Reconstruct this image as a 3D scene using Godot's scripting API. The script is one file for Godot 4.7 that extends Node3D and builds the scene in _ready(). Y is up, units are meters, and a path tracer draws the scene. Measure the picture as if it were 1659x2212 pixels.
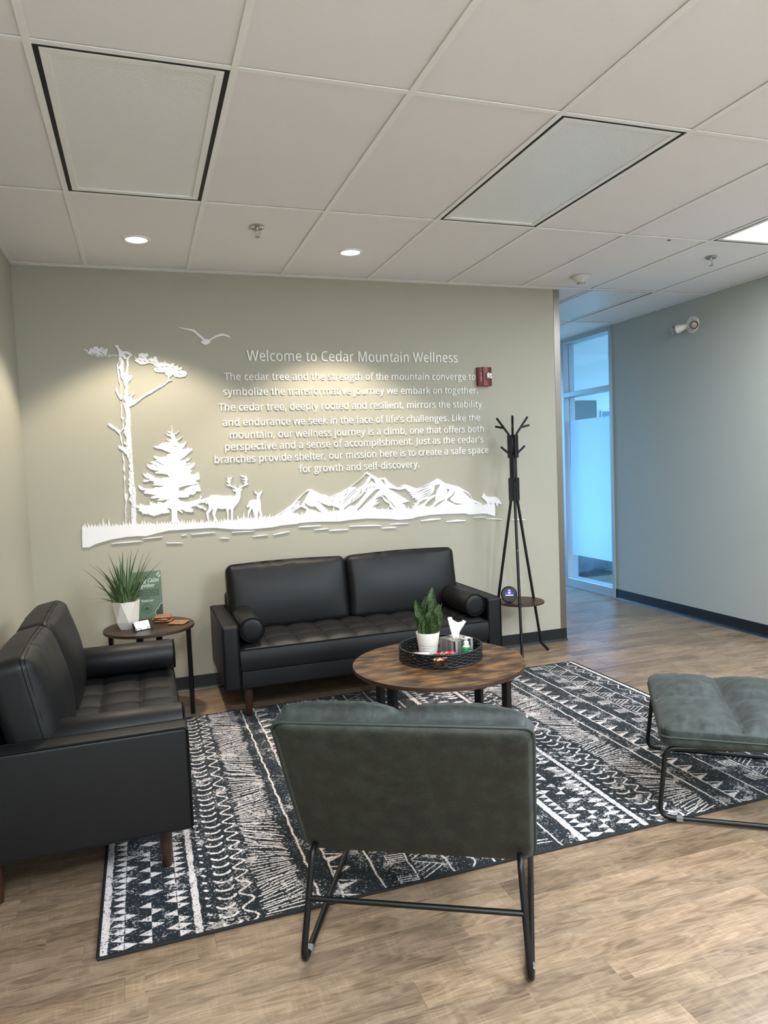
extends Node3D
# A waiting room: black sofas, green accent chairs, a round coffee table on a patterned rug, a cut-out mural and lettering on the back wall.
const H := 2.755       # ceiling
const XL := 0.247      # left wall
const XR := 5.4386     # right wall
const XE := 4.061      # free end of the back wall
const ZF := 6.7        # wall behind the camera
var M := {}
var taken := {}
var sg := 0
var rng := RandomNumberGenerator.new()

func _ready():
	rng.seed = 7
	camera_and_light()
	materials()
	shell()
	ceiling_things()
	office()
	wall_things()
	rug()
	var s1 = sofa("sofa", 1.78, "long black leather sofa with tufted seat standing against the mural wall", "sofas")
	s1.position = Vector3(2.19, 0, 0.035)
	var s2 = sofa("loveseat", 1.42, "short black leather loveseat with tufted seat at the left wall", "sofas")
	s2.position = Vector3(0.285, 0, 1.61)
	s2.rotation.y = PI / 2
	bolsters()
	coffee_table()
	side_table()
	coat_rack()
	chairs()
	tray_things()
	side_table_things()

func camera_and_light():
	var c := Camera3D.new()
	c.name = "camera"
	c.basis = Basis(Vector3.UP, -0.3262) * Basis(Vector3.RIGHT, -0.0674) * Basis(Vector3.BACK, -0.0401)
	c.position = Vector3(0.9131, 1.4653, 4.8793)
	c.fov = 71.24
	c.near = 0.05
	c.far = 60.0
	add_child(c)
	c.current = true
	var e := Environment.new()
	e.background_mode = Environment.BG_SKY
	var sky := Sky.new()
	var sm := ProceduralSkyMaterial.new()
	sm.sky_top_color = Color(0.46, 0.74, 1.0)
	sm.sky_horizon_color = Color(0.54, 0.80, 1.0)
	sm.ground_horizon_color = Color(0.40, 0.60, 0.75)
	sm.ground_bottom_color = Color(0.30, 0.42, 0.50)
	sm.sky_energy_multiplier = SKY_E
	sm.ground_energy_multiplier = SKY_E
	sky.sky_material = sm
	e.sky = sky
	e.tonemap_mode = Environment.TONE_MAPPER_LINEAR
	e.tonemap_exposure = 1.05
	e.sdfgi_enabled = true
	e.ssao_enabled = true
	e.ssil_enabled = true
	var we := WorldEnvironment.new()
	we.name = "world"
	we.environment = e
	add_child(we)
	# the big troffers that are switched on: one shows at the right edge of the picture, the others are out of view, placed to light the near floor and ceiling
	for p in PANELS:
		var a := AreaLight3D.new()
		a.name = "panel_light"
		a.area_size = Vector2(0.54, 1.14)
		a.position = Vector3(p[0], H - 0.02, p[1])
		a.rotation.x = -PI / 2
		a.light_color = p[3]
		a.light_energy = p[2]
		a.area_range = 12.0
		a.shadow_enabled = true
		add_child(a, true)

const SKY_E := 3.8
const COOL := Color(0.895, 0.945, 0.985)
const PANELS := [[4.633, 1.866, 6.5, COOL], [3.41, 4.30, 13.0, COOL], [0.975, 5.52, 20.0, COOL], [4.633, 5.52, 20.0, COOL]]  # all but the first are out of view, placed to light floor and ceiling
const SPOT_E := 3.9

# ---------------------------------------------------------------- helpers
func numbered(n: String) -> String:
	if not taken.has(n):
		taken[n] = 0
		return n
	taken[n] += 1
	return "%s_%03d" % [n, taken[n]]

func thing(called: String, label: String, category: String, at := Vector3.ZERO, turn := 0.0, group := "") -> Node3D:
	var o := Node3D.new()
	o.name = numbered(called)
	o.position = at
	o.rotation.y = turn
	add_child(o)
	tag(o, label, category, group)
	return o

func tag(o: Node, label: String, category: String, group := ""):
	o.set_meta("label", label)
	o.set_meta("category", category)
	if group:
		o.set_meta("group", group)

func mi(called: String, mesh, m: Material, parent: Node = null, xf := Transform3D()) -> MeshInstance3D:
	var o := MeshInstance3D.new()
	if mesh is SurfaceTool:
		mesh = done(mesh)
	o.mesh = mesh
	o.material_override = m
	o.transform = xf
	if parent == null:
		o.name = numbered(called)
		add_child(o)
	else:
		o.name = called
		parent.add_child(o, true)
	return o

func struct(called: String, mesh, m: Material, parent: Node = null, xf := Transform3D()) -> MeshInstance3D:
	var o = mi(called, mesh, m, parent, xf)
	if parent == null:
		o.set_meta("kind", "structure")
	return o

func begin() -> SurfaceTool:
	var st := SurfaceTool.new()
	st.begin(Mesh.PRIMITIVE_TRIANGLES)
	st.set_smooth_group(-1)
	return st

func done(st: SurfaceTool) -> ArrayMesh:
	st.generate_normals()
	return st.commit()

func smooth(st: SurfaceTool):
	sg += 1
	st.set_smooth_group(sg)

func tri(st: SurfaceTool, a: Vector3, b: Vector3, c: Vector3):   # counter-clockwise from outside
	st.add_vertex(a)
	st.add_vertex(c)
	st.add_vertex(b)

func quad(st: SurfaceTool, a: Vector3, b: Vector3, c: Vector3, d: Vector3):
	tri(st, a, b, c)
	tri(st, a, c, d)

func uvquad(st: SurfaceTool, p: Array, t: Array):
	for k in [0, 2, 1, 0, 3, 2]:
		st.set_uv(t[k])
		st.add_vertex(p[k])

func at(x: float, y: float, z: float, ry := 0.0, rx := 0.0, rz := 0.0) -> Transform3D:
	return Transform3D(Basis.from_euler(Vector3(rx, ry, rz)), Vector3(x, y, z))

func box(st: SurfaceTool, xf: Transform3D, s: Vector3, b := 0.0):   # chamfered box centred on xf
	var h := s / 2.0
	b = min(b, min(h.x, min(h.y, h.z)) * 0.9)
	st.set_smooth_group(-1)
	var ax := [Vector3.RIGHT, Vector3.UP, Vector3.BACK]
	for a in 3:
		var u: int = (a + 1) % 3
		var v: int = (a + 2) % 3
		for sn in [-1.0, 1.0]:
			var n: Vector3 = ax[a] * h[a] * sn
			var du: Vector3 = ax[u] * (h[u] - b)
			var dv: Vector3 = ax[v] * (h[v] - b)
			if sn < 0:
				quad(st, xf * (n - du - dv), xf * (n - du + dv), xf * (n + du + dv), xf * (n + du - dv))
			else:
				quad(st, xf * (n - du - dv), xf * (n + du - dv), xf * (n + du + dv), xf * (n - du + dv))
	if b <= 0.0:
		return
	for a in 3:
		var u: int = (a + 1) % 3
		var v: int = (a + 2) % 3
		for su in [-1.0, 1.0]:
			for sv in [-1.0, 1.0]:
				var da: Vector3 = ax[a] * (h[a] - b)
				var p1: Vector3 = ax[u] * su * h[u] + ax[v] * sv * (h[v] - b)
				var p2: Vector3 = ax[u] * su * (h[u] - b) + ax[v] * sv * h[v]
				if su * sv > 0:
					quad(st, xf * (p1 - da), xf * (p2 - da), xf * (p2 + da), xf * (p1 + da))
				else:
					quad(st, xf * (p1 - da), xf * (p1 + da), xf * (p2 + da), xf * (p2 - da))
	for sx in [-1.0, 1.0]:
		for sy in [-1.0, 1.0]:
			for sz in [-1.0, 1.0]:
				var p := Vector3(sx * h.x, sy * (h.y - b), sz * (h.z - b))
				var q := Vector3(sx * (h.x - b), sy * h.y, sz * (h.z - b))
				var r := Vector3(sx * (h.x - b), sy * (h.y - b), sz * h.z)
				if sx * sy * sz > 0:
					tri(st, xf * p, xf * q, xf * r)
				else:
					tri(st, xf * p, xf * r, xf * q)

func steps(h: float, r: float, n: int, cuts: int) -> PackedFloat32Array:
	var out := PackedFloat32Array()
	for k in range(n, 0, -1):
		out.append(-(h - r) - r * tan(PI / 4 * k / n))
	for k in cuts + 1:
		out.append(lerpf(-(h - r), h - r, float(k) / cuts))
	for k in range(1, n + 1):
		out.append((h - r) + r * tan(PI / 4 * k / n))
	return out

func rbox(st: SurfaceTool, xf: Transform3D, s: Vector3, r: float, n := 3, cuts = 1, fn = null):   # rounded box, smooth, optionally bent by fn
	var h := s / 2.0
	smooth(st)
	var cc: Array = [cuts, cuts, cuts] if typeof(cuts) == TYPE_INT else cuts
	for a in 3:
		var u: int = (a + 1) % 3
		var v: int = (a + 2) % 3
		var lu := steps(h[u], r, n, cc[u])
		var lv := steps(h[v], r, n, cc[v])
		for sn in [-1.0, 1.0]:
			var g := []
			for i in lu.size():
				var row := PackedVector3Array()
				for j in lv.size():
					var p := Vector3.ZERO
					p[a] = sn * h[a]
					p[u] = lu[i]
					p[v] = lv[j]
					var q := p.clamp(-(h - Vector3.ONE * r), h - Vector3.ONE * r)
					var d := p - q
					p = q + d.normalized() * r
					if fn != null:
						p = fn.call(p)
					row.append(xf * p)
				g.append(row)
			for i in lu.size() - 1:
				for j in lv.size() - 1:
					if sn > 0:
						quad(st, g[i][j], g[i + 1][j], g[i + 1][j + 1], g[i][j + 1])
					else:
						quad(st, g[i][j], g[i][j + 1], g[i + 1][j + 1], g[i + 1][j])

func sweep(st: SurfaceTool, pts: PackedVector3Array, r: float, sides := 8, closed := false, r2 := -1.0, up := Vector3.UP):
	# a tube; r2 gives the tube's other half-width (flat bars), measured along the carried normal
	smooth(st)
	if r2 < 0:
		r2 = r
	var n := pts.size()
	var rings := []
	var nrm := up
	for i in n:
		var a := pts[(i - 1 + n) % n] if closed or i > 0 else pts[i]
		var b := pts[(i + 1) % n] if closed or i < n - 1 else pts[i]
		var t := (b - a).normalized()
		nrm = nrm - t * nrm.dot(t)
		if nrm.length() < 0.05:
			nrm = t.cross(Vector3(0.3, 0.2, 0.9)).normalized()
		nrm = nrm.normalized()
		var bi := t.cross(nrm)
		var ring := PackedVector3Array()
		for k in sides:
			var an := TAU * k / sides
			ring.append(pts[i] + nrm * cos(an) * r2 + bi * sin(an) * r)
		rings.append(ring)
	for i in (n if closed else n - 1):
		var A: PackedVector3Array = rings[i]
		var B: PackedVector3Array = rings[(i + 1) % n]
		for k in sides:
			var k2 := (k + 1) % sides
			quad(st, A[k], A[k2], B[k2], B[k])
	if not closed:
		st.set_smooth_group(-1)
		for k in range(1, sides - 1):
			tri(st, rings[0][0], rings[0][k + 1], rings[0][k])
			tri(st, rings[n - 1][0], rings[n - 1][k], rings[n - 1][k + 1])

func lathe(st: SurfaceTool, prof: Array, sides := 32, xf := Transform3D(), sharp := 40.0):
	# prof: Vector2(radius, height), bottom outside to top (outside to the right of the way up)
	var last := Vector2.ZERO
	smooth(st)
	for i in prof.size() - 1:
		var d: Vector2 = (prof[i + 1] - prof[i]).normalized()
		if i > 0 and absf(last.angle_to(d)) > deg_to_rad(sharp):
			smooth(st)
		last = d
		for k in sides:
			var a0 := TAU * k / sides
			var a1 := TAU * (k + 1) / sides
			if k == sides - 1:
				a1 = 0.0
			var p00 := xf * Vector3(prof[i].x * cos(a0), prof[i].y, prof[i].x * sin(a0))
			var p01 := xf * Vector3(prof[i].x * cos(a1), prof[i].y, prof[i].x * sin(a1))
			var p10 := xf * Vector3(prof[i + 1].x * cos(a0), prof[i + 1].y, prof[i + 1].x * sin(a0))
			var p11 := xf * Vector3(prof[i + 1].x * cos(a1), prof[i + 1].y, prof[i + 1].x * sin(a1))
			if prof[i].x > 1e-5:
				tri(st, p00, p11, p01)
			if prof[i + 1].x > 1e-5:
				tri(st, p00, p10, p11)

func disc(r: float, y0: float, y1: float, sides := 48, b := 0.002, xf := Transform3D()) -> SurfaceTool:
	var st := begin()
	lathe(st, [Vector2(0, y0), Vector2(r - b, y0), Vector2(r, y0 + b), Vector2(r, y1 - b), Vector2(r - b, y1), Vector2(0, y1)], sides, xf, 30.0)
	return st

func extrude(st: SurfaceTool, poly: PackedVector2Array, z0: float, z1: float, xf := Transform3D()):
	if Geometry2D.is_polygon_clockwise(poly):
		poly = poly.duplicate()
		poly.reverse()
	var ix := Geometry2D.triangulate_polygon(poly)
	st.set_smooth_group(-1)
	for k in range(0, ix.size(), 3):
		var a := poly[ix[k]]
		var b := poly[ix[k + 1]]
		var c := poly[ix[k + 2]]
		if (b - a).cross(c - a) < 0:
			var t := b
			b = c
			c = t
		tri(st, xf * Vector3(a.x, a.y, z1), xf * Vector3(b.x, b.y, z1), xf * Vector3(c.x, c.y, z1))
		tri(st, xf * Vector3(a.x, a.y, z0), xf * Vector3(c.x, c.y, z0), xf * Vector3(b.x, b.y, z0))
	for i in poly.size():
		var a := poly[i]
		var b := poly[(i + 1) % poly.size()]
		quad(st, xf * Vector3(a.x, a.y, z0), xf * Vector3(b.x, b.y, z0), xf * Vector3(b.x, b.y, z1), xf * Vector3(a.x, a.y, z1))

func bent(corners: Array, r: float, n := 5, closed := false) -> PackedVector3Array:   # a polyline with rounded corners
	var out := PackedVector3Array()
	var m := corners.size()
	for i in m:
		if not closed and (i == 0 or i == m - 1):
			out.append(corners[i])
			continue
		var p: Vector3 = corners[i]
		var a: Vector3 = corners[(i - 1 + m) % m] - p
		var b: Vector3 = corners[(i + 1) % m] - p
		var half: float = a.angle_to(b) / 2.0
		var t: float = min(r / tan(half), min(a.length(), b.length()) * 0.45)
		for k in n + 1:
			var f := float(k) / n
			var p0 := p + a.normalized() * t
			var p2 := p + b.normalized() * t
			out.append(p0.lerp(p, f).lerp(p.lerp(p2, f), f))
	return out

func text(s: String, size: float, depth: float, bold := false, serif := false, steps_ := 0.5) -> TextMesh:
	var key := "%s|%s|%s|%s|%s" % [s, size, depth, bold, serif]
	if M.has(key):
		return M[key]
	var t := TextMesh.new()
	t.font = face(bold, serif)
	t.font_size = 64
	t.pixel_size = size / 64.0
	t.depth = depth
	t.curve_step = steps_
	t.text = s
	t.horizontal_alignment = HORIZONTAL_ALIGNMENT_LEFT
	t.vertical_alignment = VERTICAL_ALIGNMENT_BOTTOM
	M[key] = t
	return t

func face(bold := false, serif := false) -> SystemFont:
	var key := "face%s%s" % [bold, serif]
	if not M.has(key):
		var f := SystemFont.new()
		f.font_names = PackedStringArray(["Droid Serif" if serif else "Droid Sans"])
		if bold:
			f.font_weight = 700
		M[key] = f
	return M[key]

func mat(c: Color, rough := 0.5, metal := 0.0) -> StandardMaterial3D:
	var m := StandardMaterial3D.new()
	m.albedo_color = c
	m.roughness = rough
	m.metallic = metal
	return m

func noise(kind: int, freq: float, octaves := 3, seed_ := 1, gain := 0.5) -> FastNoiseLite:
	var f := FastNoiseLite.new()
	f.noise_type = kind
	f.frequency = freq
	f.seed = seed_
	f.fractal_octaves = octaves
	f.fractal_gain = gain
	return f

func ntex(f: FastNoiseLite, w := 256, h := 256, ramp = null, bump := 0.0) -> NoiseTexture2D:
	var t := NoiseTexture2D.new()
	t.width = w
	t.height = h
	t.seamless = true
	t.noise = f
	if ramp != null:
		var g := Gradient.new()
		g.offsets = PackedFloat32Array(ramp[0])
		g.colors = PackedColorArray(ramp[1])
		t.color_ramp = g
	if bump > 0:
		t.as_normal_map = true
		t.bump_strength = bump
	return t

func tri_map(m: StandardMaterial3D, scale: Vector3):
	m.uv1_triplanar = true
	m.uv1_scale = scale
	m.uv1_triplanar_sharpness = 4.0

func relief(m: StandardMaterial3D, t: Texture2D, cm: float):
	m.heightmap_enabled = true
	m.heightmap_texture = t
	m.heightmap_scale = cm
# ---------------------------------------------------------------- materials
func materials():
	var paint := mat(Color(0.625, 0.607, 0.55), 0.75)
	relief(paint, ntex(noise(FastNoiseLite.TYPE_SIMPLEX_SMOOTH, 0.05, 3, 5)), 0.02)
	tri_map(paint, Vector3.ONE * 4.0)
	M.wall = paint
	M.wall_right = paint.duplicate()
	M.wall_right.albedo_color = Color(0.655, 0.655, 0.62)  # lighter copy of the paint: daylight on this wall put into its colour
	M.wall_left = paint.duplicate()
	M.wall_left.albedo_color = Color(0.63, 0.615, 0.56)  # same paint again, toned for how light falls on the left wall
	M.office_wall = mat(Color(0.86, 0.88, 0.88), 0.8)
	M.tile = mat(Color(0.90, 0.885, 0.885), 0.95)
	relief(M.tile, ntex(noise(FastNoiseLite.TYPE_SIMPLEX, 0.12, 3, 9)), 0.05)
	tri_map(M.tile, Vector3.ONE * 5.0)
	M.tee = mat(Color(0.92, 0.91, 0.90), 0.45)
	M.gasket = mat(Color(0.012, 0.014, 0.018), 0.7)
	M.dark = mat(Color(0.05, 0.055, 0.065), 0.5)
	M.white_metal = mat(Color(0.90, 0.90, 0.885), 0.4)
	M.vinyl = mat(Color(0.045, 0.05, 0.06), 0.45)
	M.steel = mat(Color(0.56, 0.53, 0.50), 0.34, 0.95)
	M.chrome = mat(Color(0.75, 0.74, 0.72), 0.2, 1.0)
	M.black_metal = mat(Color(0.035, 0.036, 0.04), 0.42, 0.3)
	M.white_plastic = mat(Color(0.85, 0.84, 0.82), 0.4)
	M.cutout = mat(Color(0.86, 0.85, 0.86), 0.55)
	M.letter = mat(Color(0.90, 0.895, 0.87), 0.55)
	M.frame = mat(Color(0.66, 0.68, 0.70), 0.4, 0.3)
	# prismatic lens: tiny diamonds
	var im := Image.create(64, 64, false, Image.FORMAT_L8)
	for y in 64:
		for x in 64:
			var a := absf(fposmod((x + y) / 16.0, 1.0) - 0.5) * 2.0
			var b := absf(fposmod((x - y) / 16.0, 1.0) - 0.5) * 2.0
			var v := minf(a, b)
			im.set_pixel(x, y, Color(v, v, v))
	M.lens = mat(Color(0.90, 0.905, 0.90), 0.28)
	relief(M.lens, ImageTexture.create_from_image(im), 0.12)
	tri_map(M.lens, Vector3.ONE * 18.0)
	M.glow = mat(Color.WHITE, 0.5)
	M.glow.emission_enabled = true
	M.glow.emission = Color(1.0, 0.98, 0.96)
	M.glow.emission_energy_multiplier = 1.15
	M.glow_spot = M.glow.duplicate()
	# leather
	M.leather = mat(Color(0.050, 0.050, 0.057), 0.48)
	M.leather.metallic_specular = 0.38
	relief(M.leather, ntex(noise(FastNoiseLite.TYPE_CELLULAR, 0.09, 2, 3)), 0.012)
	tri_map(M.leather, Vector3.ONE * 9.0)
	M.leather_lit = M.leather.duplicate()
	M.leather_lit.albedo_color = Color(0.082, 0.080, 0.088)  # lighter leather copy: overhead light on the seat put into the colour
	M.piping = mat(Color(0.022, 0.022, 0.025), 0.6)
	M.piping.metallic_specular = 0.25
	M.walnut = mat(Color.WHITE, 0.4)
	M.walnut.albedo_texture = ntex(noise(FastNoiseLite.TYPE_SIMPLEX, 0.02, 4, 21), 256, 256, [[0.0, 0.5, 1.0], [Color(0.14, 0.07, 0.045), Color(0.215, 0.12, 0.078), Color(0.28, 0.16, 0.105)]])
	tri_map(M.walnut, Vector3(9.0, 1.2, 9.0))
	# green suede-like fabric
	var blot := [[0.2, 0.45, 0.62, 0.8], [Color(0.085, 0.10, 0.085), Color(0.125, 0.152, 0.135), Color(0.15, 0.18, 0.162), Color(0.185, 0.218, 0.20)]]
	M.green = mat(Color.WHITE, 0.62)
	M.green.albedo_texture = ntex(noise(FastNoiseLite.TYPE_SIMPLEX_SMOOTH, 0.011, 6, 31, 0.66), 512, 512, blot)
	relief(M.green, ntex(noise(FastNoiseLite.TYPE_CELLULAR, 0.06, 3, 33), 512, 512), 0.07)
	tri_map(M.green, Vector3.ONE * 2.2)
	M.green.rim_enabled = true
	M.green.rim = 0.15
	M.green_shaded = M.green.duplicate()
	M.green_shaded.albedo_color = Color(0.74, 0.745, 0.62)  # darker fabric copy: shade on the chair's rear put into the colour
	M.green_shaded.rim = 0.04
	M.green_pipe = mat(Color(0.15, 0.18, 0.165), 0.6)
	M.green_dark = mat(Color(0.13, 0.15, 0.14), 0.7)
	# rustic brown board
	M.rustic = mat(Color.WHITE, 0.42)
	M.rustic.albedo_texture = rustic_picture(512, 512, 4)
	M.rustic_edge = mat(Color(0.20, 0.12, 0.07), 0.5)
	M.dark_board = M.rustic.duplicate()
	M.dark_board.albedo_color = Color(0.62, 0.58, 0.58)
	M.planks = []
	var tex := [plank_picture(1), plank_picture(2), plank_picture(3)]
	var tones := [Color(0.95, 0.95, 0.95), Color(1.0, 0.99, 0.98), Color(0.87, 0.865, 0.86), Color(0.97, 0.97, 0.98), Color(0.91, 0.91, 0.92), Color(1.0, 1.0, 1.0)]
	for k in 6:
		var p := mat(tones[k], 0.33)
		p.albedo_texture = tex[k % 3]
		p.metallic_specular = 0.42
		M.planks.append(p)
	M.subfloor = mat(Color(0.12, 0.10, 0.08), 0.9)
	M.leaf_green = mat(Color.WHITE, 0.5)
	M.leaf_green.albedo_texture = blade_picture()
	M.snake = mat(Color.WHITE, 0.42)
	M.snake.albedo_texture = snake_picture()
	M.ceramic = mat(Color(0.83, 0.80, 0.76), 0.35)
	M.soil = mat(Color(0.06, 0.045, 0.035), 0.95)
	M.paper = mat(Color(0.93, 0.92, 0.92), 0.7)
	M.wicker = mat(Color(0.03, 0.03, 0.032), 0.5)
	M.glide = mat(Color(0.40, 0.41, 0.41), 0.35)
	M.ink = mat(Color(0.10, 0.13, 0.11), 0.7)
	M.chalk = mat(Color(0.86, 0.88, 0.83), 0.7)

func plank_picture(k: int) -> ImageTexture:
	var w := 768
	var h := 160
	var a := noise(FastNoiseLite.TYPE_SIMPLEX_SMOOTH, 0.006, 3, 40 + k)
	var g := noise(FastNoiseLite.TYPE_SIMPLEX, 0.02, 3, 50 + k)
	var f := noise(FastNoiseLite.TYPE_VALUE, 0.35, 2, 60 + k)
	var b := PackedByteArray()
	b.resize(w * h * 3)
	var c0 := Color(0.325, 0.262, 0.205)
	var c1 := Color(0.520, 0.436, 0.353)
	var c2 := Color(0.645, 0.553, 0.460)
	for y in h:
		for x in w:
			var broad := a.get_noise_2d(x * 0.9, y * 4.0)
			var ring := sin((y * 0.16 + broad * 9.0 + a.get_noise_2d(x * 0.25 + 900.0, y * 0.8) * 16.0) * 1.4)
			var fine := g.get_noise_2d(x * 0.5, y * 14.0)
			var v := 0.52 + 0.29 * broad + 0.10 * ring + 0.22 * fine
			var saw := f.get_noise_2d(x * 1.0, y * 0.10)
			if saw > 0.32 and broad > -0.15:
				v += 0.11
			v = clampf(v, 0.0, 1.0)
			var c := c0.lerp(c1, v * 2.0) if v < 0.5 else c1.lerp(c2, v * 2.0 - 1.0)
			var i := (y * w + x) * 3
			b[i] = int(c.r * 255.0)
			b[i + 1] = int(c.g * 255.0)
			b[i + 2] = int(c.b * 255.0)
	return ImageTexture.create_from_image(Image.create_from_data(w, h, false, Image.FORMAT_RGB8, b))

func rustic_picture(w: int, h: int, sd: int) -> ImageTexture:
	var a := noise(FastNoiseLite.TYPE_SIMPLEX_SMOOTH, 0.008, 4, sd)
	var g := noise(FastNoiseLite.TYPE_SIMPLEX, 0.03, 3, sd + 1)
	var b := PackedByteArray()
	b.resize(w * h * 3)
	var c0 := Color(0.105, 0.072, 0.05)
	var c1 := Color(0.285, 0.195, 0.12)
	var c2 := Color(0.50, 0.365, 0.22)
	for y in h:
		for x in w:
			var v := 0.5 + 0.80 * a.get_noise_2d(x * 1.2, y * 3.4) + 0.62 * g.get_noise_2d(x * 0.30, y * 5.0) + 0.04
			v = clampf(v, 0.0, 1.0)
			var c := c0.lerp(c1, v * 2.0) if v < 0.5 else c1.lerp(c2, v * 2.0 - 1.0)
			var i := (y * w + x) * 3
			b[i] = int(c.r * 255.0)
			b[i + 1] = int(c.g * 255.0)
			b[i + 2] = int(c.b * 255.0)
	return ImageTexture.create_from_image(Image.create_from_data(w, h, false, Image.FORMAT_RGB8, b))

func blade_picture() -> ImageTexture:   # across a blade: pale edges, darker middle; along it: lighter at the foot
	var im := Image.create(32, 64, false, Image.FORMAT_RGB8)
	for y in 64:
		for x in 32:
			var e := absf(x / 15.5 - 1.0)
			var v := y / 63.0
			var c := Color(0.17, 0.25, 0.14).lerp(Color(0.40, 0.50, 0.27), v * v * 0.8)
			if e > 0.62:
				c = c.lerp(Color(0.56, 0.63, 0.48), 0.6)
			im.set_pixel(x, y, c)
	return ImageTexture.create_from_image(im)

func snake_picture() -> ImageTexture:   # dark green with wavy pale cross-bands
	var n := noise(FastNoiseLite.TYPE_SIMPLEX, 0.06, 3, 71)
	var im := Image.create(64, 256, false, Image.FORMAT_RGB8)
	for y in 256:
		for x in 64:
			var v := sin(y * 0.42 + n.get_noise_2d(x * 1.0, y * 0.6) * 7.0) + 1.2 * n.get_noise_2d(x * 3.0, y * 1.0)
			var c := Color(0.115, 0.19, 0.085)
			if v > 0.55:
				c = Color(0.36, 0.46, 0.25)
			elif v > 0.25:
				c = Color(0.20, 0.29, 0.14)
			im.set_pixel(x, y, c)
	return ImageTexture.create_from_image(im)

# ---------------------------------------------------------------- the room
func bx(x0: float, x1: float, y0: float, y1: float, z0: float, z1: float, b := 0.0) -> SurfaceTool:
	var st := begin()
	box(st, at((x0 + x1) / 2, (y0 + y1) / 2, (z0 + z1) / 2), Vector3(x1 - x0, y1 - y0, z1 - z0), b)
	return st

func col(k: int) -> float:
	return 0.6705 + 0.6096 * k

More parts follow.
